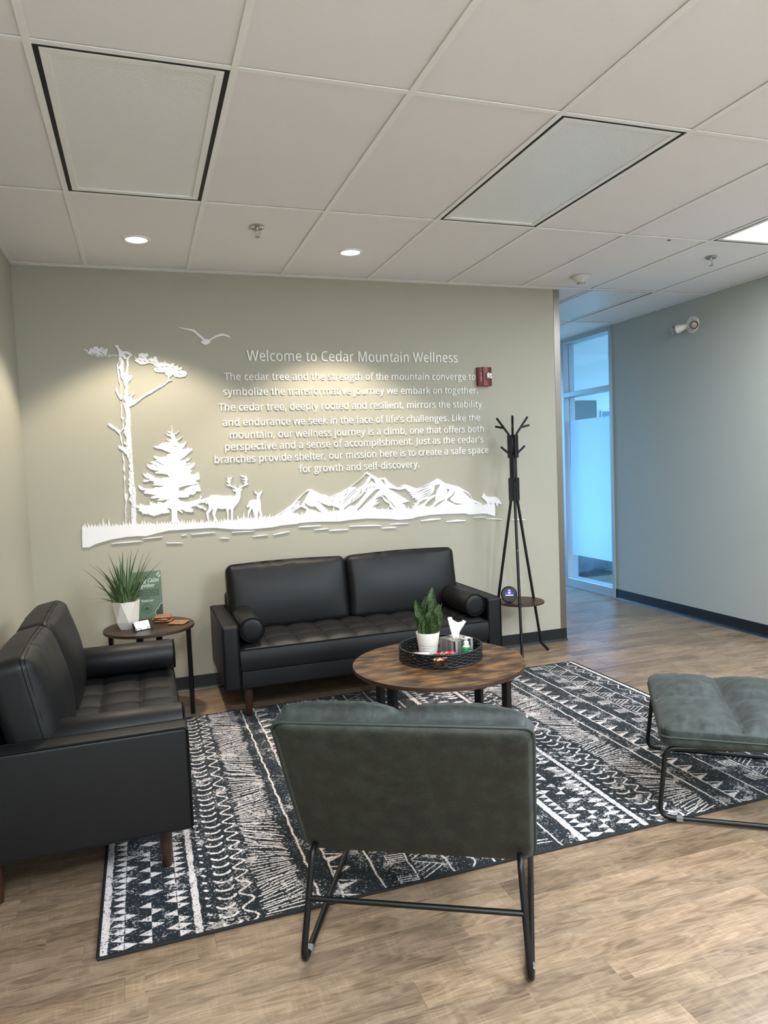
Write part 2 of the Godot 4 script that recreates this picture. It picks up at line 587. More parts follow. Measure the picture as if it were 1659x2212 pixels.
func shell():
	# floor: a slab and the planks on it
	var fl = struct("floor", bx(XL - 0.2, 9.2, -0.2, -0.0045, -4.6, ZF + 0.2), M.subfloor)
	var pw := 0.11
	var rest := begin()
	for row in 80:
		var z0 := 2.62 - 46 * pw + row * pw
		var off := fposmod(row * 0.437 + (row * row % 7) * 0.11, 1.0) * 1.22
		# joints seen in the photograph
		if row == 46: off = 1.05
		if row == 47: off = 2.005
		if row == 48: off = 1.79
		if row == 50: off = 1.56
		if row == 53: off = 2.19
		if row == 45: off = 0.66
		off = fposmod(off, 1.22)
		for k in range(-1, 8):
			var x0 := maxf(off + k * 1.22, XL)
			var x1 := minf(off + (k + 1) * 1.22, 9.0)
			if x1 - x0 < 0.01:
				continue
			if z0 < -0.16 and x1 < 3.95:
				continue
			var seen := z0 < 3.75 and z0 > -2.45 and x1 < XR + 1.15 and not (z0 > 1.2 and x0 > XR) and not (x0 > XR and z0 > -1.0)
			var st := begin() if seen else rest
			plank(st, x0, x1, z0, z0 + pw, row * 13 + k * 7)
			if seen:
				mi("plank", st, M.planks[(row * 5 + k * 3 + (row * row) % 5) % 6], fl)
	var ro = mi("plank_field", rest, M.planks[1], fl)
	ro.set_meta("kind", "stuff")
	# walls
	struct("wall_back", bx(XL - 0.15, XE - 0.006, -0.05, H + 0.3, -0.14, 0.0), M.wall)
	struct("wall_left", bx(XL - 0.15, XL, -0.05, H + 0.3, -0.14, ZF), M.wall_left)
	struct("wall_front", bx(XL - 0.15, XR + 0.12, -0.05, H + 0.3, ZF, ZF + 0.15), M.office_wall)  # unseen wall, made pale as an added bounce for the ceiling
	struct("wall_right", bx(XR, XR + 0.12, -0.05, H + 0.3, -1.2075, ZF), M.wall_right)
	struct("wall_hall_right", bx(XR, XR + 0.12, -0.05, H + 0.3, -4.4, -2.151), M.wall_right)
	struct("wall_hall_left", bx(3.9, 4.0, -0.05, H + 0.3, -4.4, -0.1405), M.wall)
	var he := begin()   # unseen corridor end; its window opening is placed to daylight the right wall
	box(he, at(4.73, 0.10, -4.475), Vector3(1.66, 0.3, 0.15))
	box(he, at(4.73, 2.80, -4.475), Vector3(1.66, 0.5, 0.15))
	box(he, at(4.0, 1.4, -4.475), Vector3(0.2, 2.3, 0.15))
	box(he, at(5.46, 1.4, -4.475), Vector3(0.2, 2.3, 0.15))
	struct("wall_hall_end_unseen", he, M.wall)
	# vinyl cove base with its toe
	cove("baseboard_back", Vector3(XL, 0, 0), Vector3(XE, 0, 0))
	cove("baseboard_right", Vector3(XR, 0, ZF), Vector3(XR, 0, -1.2075))
	cove("baseboard_left", Vector3(XL, 0, 0.0), Vector3(XL, 0, ZF), true)
	cove("baseboard_hall", Vector3(XE, 0, 0.0), Vector3(XE, 0, -0.14), true)
	# stainless corner guard on the wall's free end
	var g := begin()
	box(g, at(XE - 0.024, 0.1016 + (H - 0.1016) / 2, 0.0012), Vector3(0.052, H - 0.1016 - 0.004, 0.0024), 0.0006)
	box(g, at(XE - 0.0012, 0.1016 + (H - 0.1016) / 2, -0.07), Vector3(0.0024, H - 0.1016 - 0.004, 0.1424), 0.0006)
	struct("trim_1", g, M.steel)
	struct("ceiling", bx(XL - 0.15, 9.2, H + 0.05, H + 0.3, -4.6, ZF + 0.15), M.tile)
	var ce = get_node("ceiling")
	var xs := [XL]
	for k in 8:
		xs.append(col(k))
	xs.append(XR)
	var zs := [-4.4, -3.59, -2.37, -1.15, 0.045, 1.262, 2.47, 3.69, 4.91, 6.13, ZF]
	var lamps := {}
	for f in FIX:
		lamps["%d,%d" % [f[0], f[1]]] = true
	for j in zs.size() - 1:
		for i in xs.size() - 1:
			if zs[j + 1] < 0.03 and xs[i + 1] < 4.0:
				continue
			if lamps.has("%d,%d" % [i, j]):
				continue
			var x0: float = xs[i] + (0.004 if i > 0 else 0.0)
			var x1: float = xs[i + 1] - (0.004 if i < xs.size() - 2 else 0.0)
			var st := bx(maxf(x0, 4.0) if zs[j + 1] < 0.03 else x0, x1, H + 0.006, H + 0.022, zs[j] + 0.004, zs[j + 1] - 0.004, 0.001)
			mi("ceiling_tile", st, M.tile, ce)
	# strip of cut tile between the last tee and the back wall
	mi("ceiling_tile", bx(XL, XE, H + 0.006, H + 0.02, 0.001, 0.041), M.tile, ce)
	for k in 8:
		mi("tee_bar", bx(col(k) - 0.012, col(k) + 0.012, H, H + 0.0038, 0.0 if col(k) < XE else -4.4, ZF, 0.0008), M.tee, ce)
	for j in range(1, zs.size() - 1):
		mi("tee_bar", bx(XL if zs[j] > 0 else 4.0, XR, H + 0.0002, H + 0.0036, zs[j] - 0.012, zs[j] + 0.012, 0.0008), M.tee, ce)
	mi("wall_angle", bx(XL, XE, H - 0.001, H + 0.0036, 0.0005, 0.022, 0.0005), M.tee, ce)
	mi("wall_angle", bx(XL + 0.0005, XL + 0.022, H - 0.001, H + 0.0036, 0.022, ZF, 0.0005), M.tee, ce)
	mi("wall_angle", bx(XR - 0.022, XR - 0.0005, H - 0.001, H + 0.0036, -4.4, ZF, 0.0005), M.tee, ce)
	# small brown mark on a tee
	# glazed side light in the right wall
	var w = struct("window_1", begin_frame(), M.frame)
	var gl := mat(Color(0.80, 0.93, 0.96, 0.06), 0.02)
	gl.transparency = BaseMaterial3D.TRANSPARENCY_ALPHA
	M.glass = gl
	mi("pane", bx(XR + 0.055, XR + 0.061, 2.168, 2.70, -2.06, -1.2525), gl, w)
	mi("pane", bx(XR + 0.055, XR + 0.061, 0.10, 2.117, -2.06, -1.2525), gl, w)
	M.film = mat(Color(0.80, 0.90, 0.97), 0.6)
	M.film.backlight_enabled = true
	M.film.backlight = Color(0.95, 0.97, 1.0)
	mi("frosted_film", bx(XR + 0.0535, XR + 0.0545, 0.358, 1.86, -2.05, -1.262), M.film, w)

func begin_frame() -> SurfaceTool:
	var st := begin()
	var x0 := XR - 0.012
	var x1 := XR + 0.13
	for r in [[0.0, H - 0.001, -1.2525, -1.208], [0.0, H - 0.001, -2.15, -2.06], [2.70, H - 0.001, -2.06, -1.2525], [2.117, 2.168, -2.06, -1.2525], [0.0, 0.10, -2.06, -1.2525]]:
		box(st, at((x0 + x1) / 2, (r[0] + r[1]) / 2, (r[2] + r[3]) / 2), Vector3(x1 - x0, r[1] - r[0], r[3] - r[2]), 0.003)
	return st

func plank(st: SurfaceTool, x0: float, x1: float, z0: float, z1: float, sd: int):
	var g := 0.0002
	var b := 0.0003
	x0 += g
	x1 -= g
	z0 += g
	z1 -= g
	var u0 := fposmod(sd * 0.3731, 1.0)
	var v0 := fposmod(sd * 0.6173, 1.0)
	var U := func(p: Vector3): return Vector2(u0 + (p.x - x0) / 1.5, v0 + (p.z - z0) / 0.32)
	var T := [Vector3(x0 + b, 0, z1 - b), Vector3(x1 - b, 0, z1 - b), Vector3(x1 - b, 0, z0 + b), Vector3(x0 + b, 0, z0 + b)]
	var L := [Vector3(x0, -b, z1), Vector3(x1, -b, z1), Vector3(x1, -b, z0), Vector3(x0, -b, z0)]
	st.set_smooth_group(-1)
	uvquad(st, T, T.map(U))
	for k in 4:
		var p := [L[k], L[(k + 1) % 4], T[(k + 1) % 4], T[k]]
		uvquad(st, p, p.map(U))
		var lo := Vector3(0, -0.003, 0)
		p = [L[k] + lo, L[(k + 1) % 4] + lo, L[(k + 1) % 4], L[k]]
		uvquad(st, p, p.map(U))

func cove(called: String, a: Vector3, b: Vector3, flip := false):
	# profile out from the wall: a thin sheet with a toe
	var prof := PackedVector2Array([Vector2(0, 0.0005), Vector2(0.016, 0.0005), Vector2(0.014, 0.004), Vector2(0.007, 0.011), Vector2(0.0045, 0.020), Vector2(0.0042, 0.100), Vector2(0.0030, 0.1016), Vector2(0, 0.1016)])
	var d := (b - a).normalized()
	var out := Vector3.UP.cross(d) * (-1.0 if flip else 1.0)
	out = -out if not flip else out
	if called == "baseboard_left":
		out = Vector3.RIGHT
	elif called == "baseboard_right":
		out = Vector3.LEFT
	elif called == "baseboard_back":
		out = Vector3.BACK
	else:
		out = Vector3.RIGHT
	var st := begin()
	var xf := Transform3D(Basis(out, Vector3.UP, out.cross(Vector3.UP)), a)
	var along := (b - a).dot(out.cross(Vector3.UP))
	extrude(st, prof, minf(0, along), maxf(0, along), xf)
	struct(called, st, M.vinyl)

# fixtures: column of the grid, row of the grid, lit, label
const FIX := [
	[1, 5, false, "unlit ceiling troffer with black gasket above the loveseat, at the upper left of the photo"],
	[4, 5, false, "unlit ceiling troffer with black gasket above the coffee table, right of centre"],
	[7, 5, true, "bright lit ceiling panel cut off by the right edge of the photo"],
	[7, 3, false, "unlit bluish ceiling troffer beyond the end of the back wall, in the corridor"],
	[5, 7, true, "lit ceiling panel out of view, placed to light the near floor"],
	[1, 8, true, "lit ceiling panel out of view near the rear wall, left, placed to light the near ceiling"],
	[7, 8, true, "lit ceiling panel out of view near the rear wall, right, placed to light the near ceiling"],
]

func ceiling_things():
	var xs := [XL, col(0), col(1), col(2), col(3), col(4), col(5), col(6), col(7), XR]
	var zs := [-4.4, -3.59, -2.37, -1.15, 0.045, 1.262, 2.47, 3.69, 4.91, 6.13, ZF]
	for f in FIX:
		var x0: float = xs[f[0]] + 0.013
		var x1: float = xs[f[0] + 1] - 0.013
		var z0: float = zs[f[1]] + 0.013
		var z1: float = zs[f[1] + 1] - 0.013
		var cx := (x0 + x1) / 2
		var cz := (z0 + z1) / 2
		var w := x1 - x0
		var d := z1 - z0
		var o = thing("troffer_light", f[3], "ceiling light", Vector3(cx, H, cz), 0.0, "recessed ceiling troffers")
		mi("gasket", ring(w, d, 0.016, 0.0030, 0.012), M.gasket, o)
		mi("frame", ring(w - 0.032, d - 0.032, 0.026, 0.0015, 0.012), M.white_metal, o)
		var st := begin()
		box(st, at(0, 0.0095, 0), Vector3(w - 0.083, 0.004, d - 0.083))
		mi("lens", st, M.glow if f[2] else M.lens, o)
		mi("housing", bx(-w / 2, w / 2, 0.013, 0.05, -d / 2, d / 2), M.white_metal, o)
	# downlights
	var names := ["recessed round downlight shining on the tall pine cut-out at left", "recessed round downlight above the mural lettering, right of the first sprinkler"]
	var at_ := [Vector3(0.972, H, 0.625), Vector3(2.205, H, 0.622)]
	for k in 2:
		var o = thing("downlight", names[k], "downlight", at_[k], 0.0, "round downlights along the mural wall")
		var st := begin()
		lathe(st, [Vector2(0.058, 0.002), Vector2(0.060, -0.003), Vector2(0.072, -0.004), Vector2(0.076, 0.0), Vector2(0.076, 0.003)], 40)
		mi("trim_ring", st, M.white_metal, o)
		mi("diffuser", disc(0.0585, -0.001, 0.002, 40, 0.0005), M.glow_spot, o)
		var s := SpotLight3D.new()
		s.name = "spot"
		s.position = Vector3(0, -0.008, 0)
		s.rotation.x = -PI / 2
		s.light_energy = SPOT_E
		s.light_color = Color(1.0, 0.95, 0.86)
		s.light_size = 0.045
		s.spot_angle = 52.0
		s.spot_angle_attenuation = 0.35
		s.spot_range = 9.0
		s.spot_attenuation = 2.0
		s.shadow_enabled = true
		o.add_child(s)
	# sprinklers
	for k in 2:
		var p: Vector3 = [Vector3(1.584, H, 0.964), Vector3(4.615, H, 0.977)][k]
		var o = thing("sprinkler_head", ["chrome fire sprinkler head between the two downlights", "chrome fire sprinkler head near the right wall, beside the lit panel"][k], "sprinkler", p, 0.0, "ceiling sprinklers")
		var st := begin()
		lathe(st, [Vector2(0.0, -0.004), Vector2(0.012, -0.006), Vector2(0.032, -0.008), Vector2(0.038, -0.004), Vector2(0.038, 0.003)], 28)
		mi("escutcheon", st, M.chrome, o)
		var fr := begin()
		lathe(fr, [Vector2(0.0, -0.018), Vector2(0.008, -0.018), Vector2(0.009, -0.004)], 14)
		for s in [-1, 1]:
			sweep(fr, PackedVector3Array([Vector3(0.008 * s, -0.016, 0), Vector3(0.013 * s, -0.026, 0), Vector3(0.011 * s, -0.040, 0), Vector3(0.003 * s, -0.050, 0)]), 0.0022, 6)
		sweep(fr, PackedVector3Array([Vector3(0, -0.018, 0), Vector3(0, -0.050, 0)]), 0.002, 6)
		mi("sprinkler_frame", fr, M.chrome, o)
		mi("deflector", disc(0.015, -0.053, -0.051, 18, 0.0005), M.chrome, o)
	# smoke detector
	var sd = thing("smoke_detector", "round cream smoke detector on the ceiling above the end of the back wall", "smoke detector", Vector3(4.015, H, 0.365))
	var st := begin()
	lathe(st, [Vector2(0.0, -0.052), Vector2(0.024, -0.052), Vector2(0.028, -0.046), Vector2(0.030, -0.040), Vector2(0.046, -0.030), Vector2(0.066, -0.013), Vector2(0.072, -0.008), Vector2(0.072, 0.003)], 40)
	mi("detector_body", st, mat(Color(0.80, 0.785, 0.75), 0.45), sd)
	var gr := begin()
	for y in [-0.0485, -0.0435]:
		var pts := PackedVector3Array()
		for k in 24:
			pts.append(Vector3(cos(TAU * k / 24) * 0.0285, y, sin(TAU * k / 24) * 0.0285))
		sweep(gr, pts, 0.0012, 5, true)
	mi("vent_slot", gr, M.dark, sd)
	var mk := disc(0.011, -0.0012, 0.0, 16, 0.0003)
	var mo = mi("ceiling_mark", mk, mat(Color(0.22, 0.14, 0.09), 0.8), null, at(4.051, H, 1.235))
	tag(mo, "tiny brown round plug on a ceiling tee bar near the lit panel", "plug")

func ring(w: float, d: float, t: float, y0: float, y1: float) -> SurfaceTool:
	var st := begin()
	box(st, at(0, (y0 + y1) / 2, -d / 2 + t / 2), Vector3(w, y1 - y0, t), 0.0008)
	box(st, at(0, (y0 + y1) / 2, d / 2 - t / 2), Vector3(w, y1 - y0, t), 0.0008)
	box(st, at(-w / 2 + t / 2, (y0 + y1) / 2, 0), Vector3(t, y1 - y0, d - 2 * t), 0.0008)
	box(st, at(w / 2 - t / 2, (y0 + y1) / 2, 0), Vector3(t, y1 - y0, d - 2 * t), 0.0008)
	return st

func office():
	# the room behind the glass, daylit by a big window out of view, placed to light it
	struct("wall_office_back", bx(XR + 0.12, 9.0, -0.05, H + 0.3, -3.45, -3.3), M.office_wall)
	struct("wall_office_front", bx(XR + 0.12, 9.0, -0.05, H + 0.3, 0.6, 0.75), M.office_wall)
	var st := begin()
	box(st, at(9.06, 0.35, -1.35), Vector3(0.12, 0.8, 4.2))
	box(st, at(9.06, 2.85, -1.35), Vector3(0.12, 0.5, 4.2))
	box(st, at(9.06, 1.68, -3.35), Vector3(0.12, 1.86, 0.2))
	box(st, at(9.06, 1.68, 0.65), Vector3(0.12, 1.86, 0.2))
	struct("wall_office_side", st, M.office_wall)
	var tv = thing("wall_television", "dark flat television on the office wall seen through the upper glass", "television", Vector3(6.47, 1.98, -3.3))
	var b := begin()
	box(b, at(0, 0, 0.03), Vector3(0.47, 0.42, 0.035), 0.004)
	mi("housing", b, M.dark, tv)
	var s := begin()
	box(s, at(0, 0, 0.0485), Vector3(0.45, 0.40, 0.002), 0.0005)
	mi("screen", s, mat(Color(0.03, 0.04, 0.05), 0.45), tv)
	var mnt := begin()
	box(mnt, at(0, 0, 0.0065), Vector3(0.2, 0.2, 0.012), 0.001)
	mi("bracket", mnt, M.dark, tv)
	var pic = thing("wall_picture", "small blue framed picture on the office wall right of the television", "picture", Vector3(6.92, 1.93, -3.3))
	var pf := begin()
	box(pf, at(0, 0, 0.012), Vector3(0.26, 0.26, 0.022), 0.003)
	mi("picture_frame", pf, M.white_plastic, pic)
	var pp := begin()
	box(pp, at(0, 0, 0.0238), Vector3(0.23, 0.23, 0.001))
	mi("print", pp, mat(Color(0.35, 0.45, 0.62), 0.6), pic)
	var n := noise(FastNoiseLite.TYPE_SIMPLEX_SMOOTH, 3.0, 3, 5)
	var bag := begin()
	rbox(bag, at(0, 0.24, 0), Vector3(0.62, 0.48, 0.34), 0.06, 3, 8, func(p: Vector3): return p + p.normalized() * n.get_noise_3dv(p * 2.0) * 0.03 + Vector3(0, 0, -p.y * 0.1))
	var bm = mi("storage_bag", bag, mat(Color(0.16, 0.18, 0.22), 0.55), null, at(5.98, 0.03, -2.66, 0.3))
	tag(bm, "dark crumpled fabric bag on the office floor below the frosted glass", "bag")
	var bo = thing("storage_box", "pale box standing on the office floor right of the dark bag", "box", Vector3(6.62, 0, -2.75), 0.2)
	var q := begin()
	box(q, at(0, 0.2, 0), Vector3(0.34, 0.4, 0.34), 0.004)
	mi("box_body", q, M.white_plastic, bo)
	var ql := begin()
	box(ql, at(0, 0.41, 0), Vector3(0.36, 0.02, 0.36), 0.004)
	mi("lid", ql, M.white_plastic, bo)
# ---------------------------------------------------------------- mural and lettering
func poly(a: Array) -> PackedVector2Array:
	var p := PackedVector2Array()
	for k in range(0, a.size() - 1, 2):
		p.append(Vector2(a[k], a[k + 1]) / 1000.0)
	return p

func slit(hole: PackedVector2Array, low: float) -> PackedVector2Array:   # a hole and a hair-thin cut from it straight down out of the piece
	var b := hole[0]
	for p in hole:
		if p.y < b.y:
			b = p
	var cut := PackedVector2Array([b + Vector2(-0.00002, 0.0015), b + Vector2(0.00002, 0.0015), Vector2(b.x + 0.00002, low), Vector2(b.x - 0.00002, low)])
	var u := Geometry2D.merge_polygons(hole, cut)
	return u[0] if u.size() else hole

func roughen(p: PackedVector2Array, step: float, amp: float) -> PackedVector2Array:   # a hand-cut, ragged outline
	var out := PackedVector2Array()
	for i in p.size():
		var a := p[i]
		var b := p[(i + 1) % p.size()]
		var n := maxi(1, int(a.distance_to(b) / step))
		var t := (b - a).normalized()
		for k in n:
			var q := a.lerp(b, float(k) / n)
			if k:
				q += Vector2(-t.y, t.x) * rng.randf_range(-amp, amp)
			out.append(q)
	return out

func carve(pieces: Array, holes: Array) -> Array:
	for h in holes:
		var next := []
		for p in pieces:
			var low := 10.0
			for v in p:
				low = minf(low, v.y)
			var r := Geometry2D.clip_polygons(p, h)
			var whole := true
			for q in r:
				if Geometry2D.is_polygon_clockwise(q):
					whole = false
			if not whole:
				r = Geometry2D.clip_polygons(p, slit(h, low - 0.01))
			for q in r:
				if not Geometry2D.is_polygon_clockwise(q) and q.size() > 2:
					next.append(q)
		pieces = next
	return pieces

func unite(list: Array) -> Array:   # overlapping outlines become one; pieces may stay apart; holes that arise are cut open
	var done_ := []
	for p in list:
		var cur: PackedVector2Array = p
		if Geometry2D.is_polygon_clockwise(cur):
			cur.reverse()
		var rest := []
		var holes := []
		for d in done_:
			var r := Geometry2D.merge_polygons(d, cur)
			var outer := []
			for q in r:
				if Geometry2D.is_polygon_clockwise(q):
					holes.append(q)
				else:
					outer.append(q)
			if outer.size() == 1:
				cur = outer[0]
			else:
				rest.append(d)
		var got := [cur]
		for h in holes:
			var hh: PackedVector2Array = h.duplicate()
			hh.reverse()
			got = carve(got, [hh])
		done_ = rest + got
	return done_

func slab(pieces: Array, thick := 0.008) -> SurfaceTool:
	var st := begin()
	for p in pieces:
		extrude(st, p, 0.0003, thick)
	return st

func blades(line: PackedVector2Array, step: float, lo: float, hi: float) -> PackedVector2Array:   # a spiky grass edge along a line
	var out := PackedVector2Array()
	for i in line.size() - 1:
		var a := line[i]
		var b := line[i + 1]
		var n := maxi(1, int((b.x - a.x) / step))
		for k in n:
			var p := a.lerp(b, float(k) / n)
			var h := rng.randf_range(lo, hi) * (1.9 if rng.randf() < 0.12 else 1.0)
			var lean := rng.randf_range(-0.006, 0.006)
			out.append(p + Vector2(0, rng.randf_range(-0.006, 0.002)))
			out.append(p + Vector2(step * 0.32 + lean, h * 0.75))
			out.append(p + Vector2(step * 0.46 + lean * 1.5, h))
			out.append(p + Vector2(step * 0.60 + lean, h * 0.6))
	out.append(line[line.size() - 1])
	return out

func cross_y(line: PackedVector2Array, x: float) -> float:
	for i in line.size() - 1:
		if x >= line[i].x and x <= line[i + 1].x:
			return lerpf(line[i].y, line[i + 1].y, (x - line[i].x) / maxf(1e-6, line[i + 1].x - line[i].x))
	return line[0].y if x < line[0].x else line[line.size() - 1].y

func wall_things():
	var c: Material = M.cutout
	# grass strip in seven panels
	var top := poly(mural.grass_top)
	var bot := poly(mural.grass_bottom)
	var seams := poly(mural.grass_seams)
	var edge := blades(top, 0.017, 0.010, 0.032)
	var strip := PackedVector2Array(bot)
	var rev := edge.duplicate()
	rev.reverse()
	strip.append_array(rev)
	var bounds := [top[0].x - 0.05]
	for s in seams:
		bounds.append(s.x)
	bounds.append(top[top.size() - 1].x + 0.06)
	var g = thing("grass_cutout", "long white cut-out grass bank that runs along the foot of the mural", "wall cutout", Vector3(0, 0, 0))
	for k in bounds.size() - 1:
		var x0: float = bounds[k] + (0.0005 if k else 0.0)
		var x1: float = bounds[k + 1] - (0.0005 if k < bounds.size() - 2 else 0.0)
		var lean := 0.004 if k % 2 else -0.004
		var win := PackedVector2Array([Vector2(x0 + (lean if k else 0.0), 0.5), Vector2(x1 - lean, 0.5), Vector2(x1 - lean, 2.0), Vector2(x0 + (lean if k else 0.0), 2.0)])
		var r := []
		for q in Geometry2D.intersect_polygons(strip, win):
			if not Geometry2D.is_polygon_clockwise(q):
				r.append(q)
		if r.size():
			mi("grass_panel", slab(r), c, g)
	var grass := [strip]
	# things that stand in the grass stop at its edge
	var sp = carve([roughen(poly(mural.spruce), 0.007, 0.0022)], mural.spruce_slots.map(poly))
	sp = carve(sp, grass)
	tag(mi("spruce_cutout", slab(sp), c), "white cut-out of a full spruce tree between the tall pine and the stag", "wall cutout")
	var parts := [roughen(poly(mural.pine), 0.010, 0.0022)]
	for s in mural.pine_strips:
		parts.append(roughen(poly(s), 0.010, 0.0018))
	var pine = carve(unite(parts), mural.pine_slots.map(poly))
	var nicks := []   # bark marks down the left side of the trunk
	var yb := 1.18
	while yb < 2.0:
		var xb := 0.842 + 0.020 * (1.0 - (yb - 1.18) / 0.8) + rng.randf_range(-0.016, 0.012)
		var hb := rng.randf_range(0.006, 0.014)
		nicks.append(PackedVector2Array([Vector2(xb, yb), Vector2(xb + 0.0028, yb + hb * 0.4), Vector2(xb + rng.randf_range(-0.003, 0.005), yb + hb), Vector2(xb - 0.0022, yb + hb * 0.5)]))
		yb += rng.randf_range(0.008, 0.020)
	pine = carve(pine, nicks)
	pine = carve(pine, grass)
	var tufts := []
	for t in mural.pine_tufts:
		tufts += carve([roughen(poly(t), 0.006, 0.0035)], mural.tuft_slots.map(poly))
	var po = thing("pine_cutout", "white cut-out of a tall bare-trunked pine with two needle tufts at left of mural", "wall cutout")
	mi("trunk", slab(pine), c, po)
	mi("needle_tuft", slab(tufts, 0.0075), c, po)
	tag(mi("stag_cutout", slab(carve([poly(mural.deer)], grass)), c), "white cut-out of a stag with branching antlers", "wall cutout")
	tag(mi("fawn_cutout", slab(carve([poly(mural.fawn)], grass)), c), "white cut-out of a small deer without antlers facing out", "wall cutout")
	tag(mi("wolf_cutout", slab(carve([poly(mural.wolf)], grass)), c), "white cut-out of a wolf at the right end of the grass bank", "wall cutout")
	tag(mi("bird_cutout", slab([poly(mural.bird)]), c), "white cut-out of a gliding bird above the tall pine", "wall cutout")
	var mo = carve(unite([poly(mural.mountain)]), mural.mountain_slots.map(poly))
	mo = carve(mo, grass)
	tag(mi("mountain_cutout", slab(mo), c), "white cut-out of a three-peaked mountain range under the lettering", "wall cutout")
	var k := 0
	for r in mural.ripples:
		var a := Vector2(r[0], r[1]) / 1000.0
		var b := Vector2(r[2], r[3]) / 1000.0
		var t: float = r[4] / 1000.0
		var p := PackedVector2Array()
		var hump := rng.randf_range(0.25, 0.75)
		for f in [0.0, 0.06, hump * 0.6, hump, 0.5 + hump * 0.4, 0.97, 1.0]:
			p.append(a.lerp(b, f) + Vector2(0, t * (0.25 + 0.5 * sin(PI * f) * (1.2 if absf(f - hump) < 0.1 else 0.7)) * (0.3 if f == 1.0 else 1.0)))
		for f in [1.0, 0.9, 0.5, 0.1, 0.0]:
			p.append(a.lerp(b, f) - Vector2(0, t * 0.35))
		tag(mi("ripple_cutout", slab([p]), c), RIPPLE[k], "wall cutout", "white water ripples below the grass bank")
		k += 1
	# lettering
	k = 0
	for l in mural.lines:
		var size := 0.0965 if k == 0 else 0.0665
		var s: String = l[0]
		var x0: float = l[1] / 1000.0
		var x1: float = l[2] / 1000.0
		var y: float = l[3] / 1000.0
		var f := face()
		var desc := f.get_descent(64) * size / 64.0
		var nat := f.get_string_size(s, HORIZONTAL_ALIGNMENT_LEFT, -1, 64).x * size / 64.0
		var sx := (x1 - x0) / nat
		var o = thing("lettering_line", "raised white lettering reading " + SAYS[k], "wall lettering", Vector3(x0, y, 0), 0.0, "raised lettering lines of the welcome text")
		for i in s.length():
			if s[i] == " ":
				continue
			var adv := f.get_string_size(s.substr(0, i), HORIZONTAL_ALIGNMENT_LEFT, -1, 64).x * size / 64.0
			var m := text("\u2019" if s[i] == "'" else s[i], size, 0.007)
			mi("letter", m, M.letter, o, Transform3D(Basis.from_scale(Vector3(sx, 1, 1)), Vector3(adv * sx, -desc, 0.0037)))
		k += 1
	# fire alarm
	var al = thing("fire_alarm", "red fire alarm strobe box beside the end of the first text line", "fire alarm", Vector3(3.390, 2.084, 0))
	var red := mat(Color(0.42, 0.065, 0.075), 0.4)
	var st := begin()
	var prof := PackedVector2Array()
	for i in 13:
		var x := lerpf(-0.057, 0.057, i / 12.0)
		prof.append(Vector2(x, 0.030 + 0.020 * (1.0 - pow(x / 0.057, 2.0)) - (0.004 if i < 4 else 0.0)))
	var outline := PackedVector2Array([Vector2(-0.057, 0.0005)])
	outline.append_array(prof)
	outline.append(Vector2(0.057, 0.0005))
	extrude(st, outline, -0.068, 0.068, Transform3D(Basis(Vector3.RIGHT, Vector3.BACK, Vector3.DOWN), Vector3.ZERO))
	mi("alarm_housing", st, red, al)
	var ln := begin()
	rbox(ln, at(0.019, 0.002, 0.058), Vector3(0.046, 0.048, 0.034), 0.012, 3, 2, func(p: Vector3): return p + Vector3(0, 0, 0.002 * sin(p.x * 400.0) * sin(p.y * 400.0)))
	mi("strobe_lens", ln, mat(Color(0.72, 0.71, 0.69), 0.12, 0.55), al)
	var word := "FIRE"
	for i in 4:
		mi("letter", text(word[i], 0.016, 0.001), M.letter, al, Transform3D(Basis.IDENTITY, Vector3(-0.040, 0.010 - i * 0.0165, 0.0415)))
	var dot := begin()
	lathe(dot, [Vector2(0.004, 0.0), Vector2(0.004, 0.002), Vector2(0, 0.002)], 12, at(0.018, -0.050, 0.0465, 0, PI / 2))
	mi("screw_hole", dot, M.dark, al)
	# remote emergency lamp heads on the right wall
	var em = thing("emergency_lamp", "white twin-head emergency lamp high on the right wall", "emergency lamp", Vector3(XR, 2.540, -0.10))
	var pl := begin()
	var ov := PackedVector2Array()
	for i in 32:
		var a := TAU * i / 32
		ov.append(Vector2(cos(a) * 0.070, sin(a) * 0.068))
	extrude(pl, ov, 0.0, 0.010, Transform3D(Basis(Vector3.BACK, Vector3.UP, Vector3.LEFT), Vector3.ZERO))
	mi("mounting_plate", pl, M.white_plastic, em)
	for s in 2:
		var dir: Vector3 = [Vector3(-0.55, -0.25, 0.80), Vector3(-0.50, -0.18, -0.85)][s].normalized()
		var o := Vector3(-0.012, 0.0, 0.012 - 0.024 * s)
		var bs := Basis(Quaternion(Vector3.UP, dir))
		var hd := begin()
		var ln2: float = [0.062, 0.150][s]
		lathe(hd, [Vector2(0.0, 0.0), Vector2(0.014, 0.002), Vector2(0.030, ln2 * 0.55), Vector2(0.036, ln2 * 0.62), Vector2(0.037, ln2), Vector2(0.033, ln2), Vector2(0.030, ln2 - 0.008), Vector2(0.0, ln2 - 0.010)], 28, Transform3D(bs, o))
		var h = mi("lamp_head", hd, M.white_plastic, em)
		var rr := begin()
		lathe(rr, [Vector2(0.031, ln2 * 0.98), Vector2(0.0378, ln2 * 0.80), Vector2(0.0378, ln2 * 0.98), Vector2(0.033, ln2 + 0.001), Vector2(0.028, ln2 - 0.001)], 28, Transform3D(bs, o))
		mi("bezel", rr, M.dark if s == 0 else mat(Color(0.45, 0.47, 0.48), 0.5), h)
		var ll := begin()
		lathe(ll, [Vector2(0.028, ln2 - 0.004), Vector2(0.016, ln2 + 0.002), Vector2(0.0, ln2 + 0.004)], 24, Transform3D(bs, o))
		mi("lamp_lens", ll, mat(Color(0.62, 0.55, 0.50), 0.15), h)
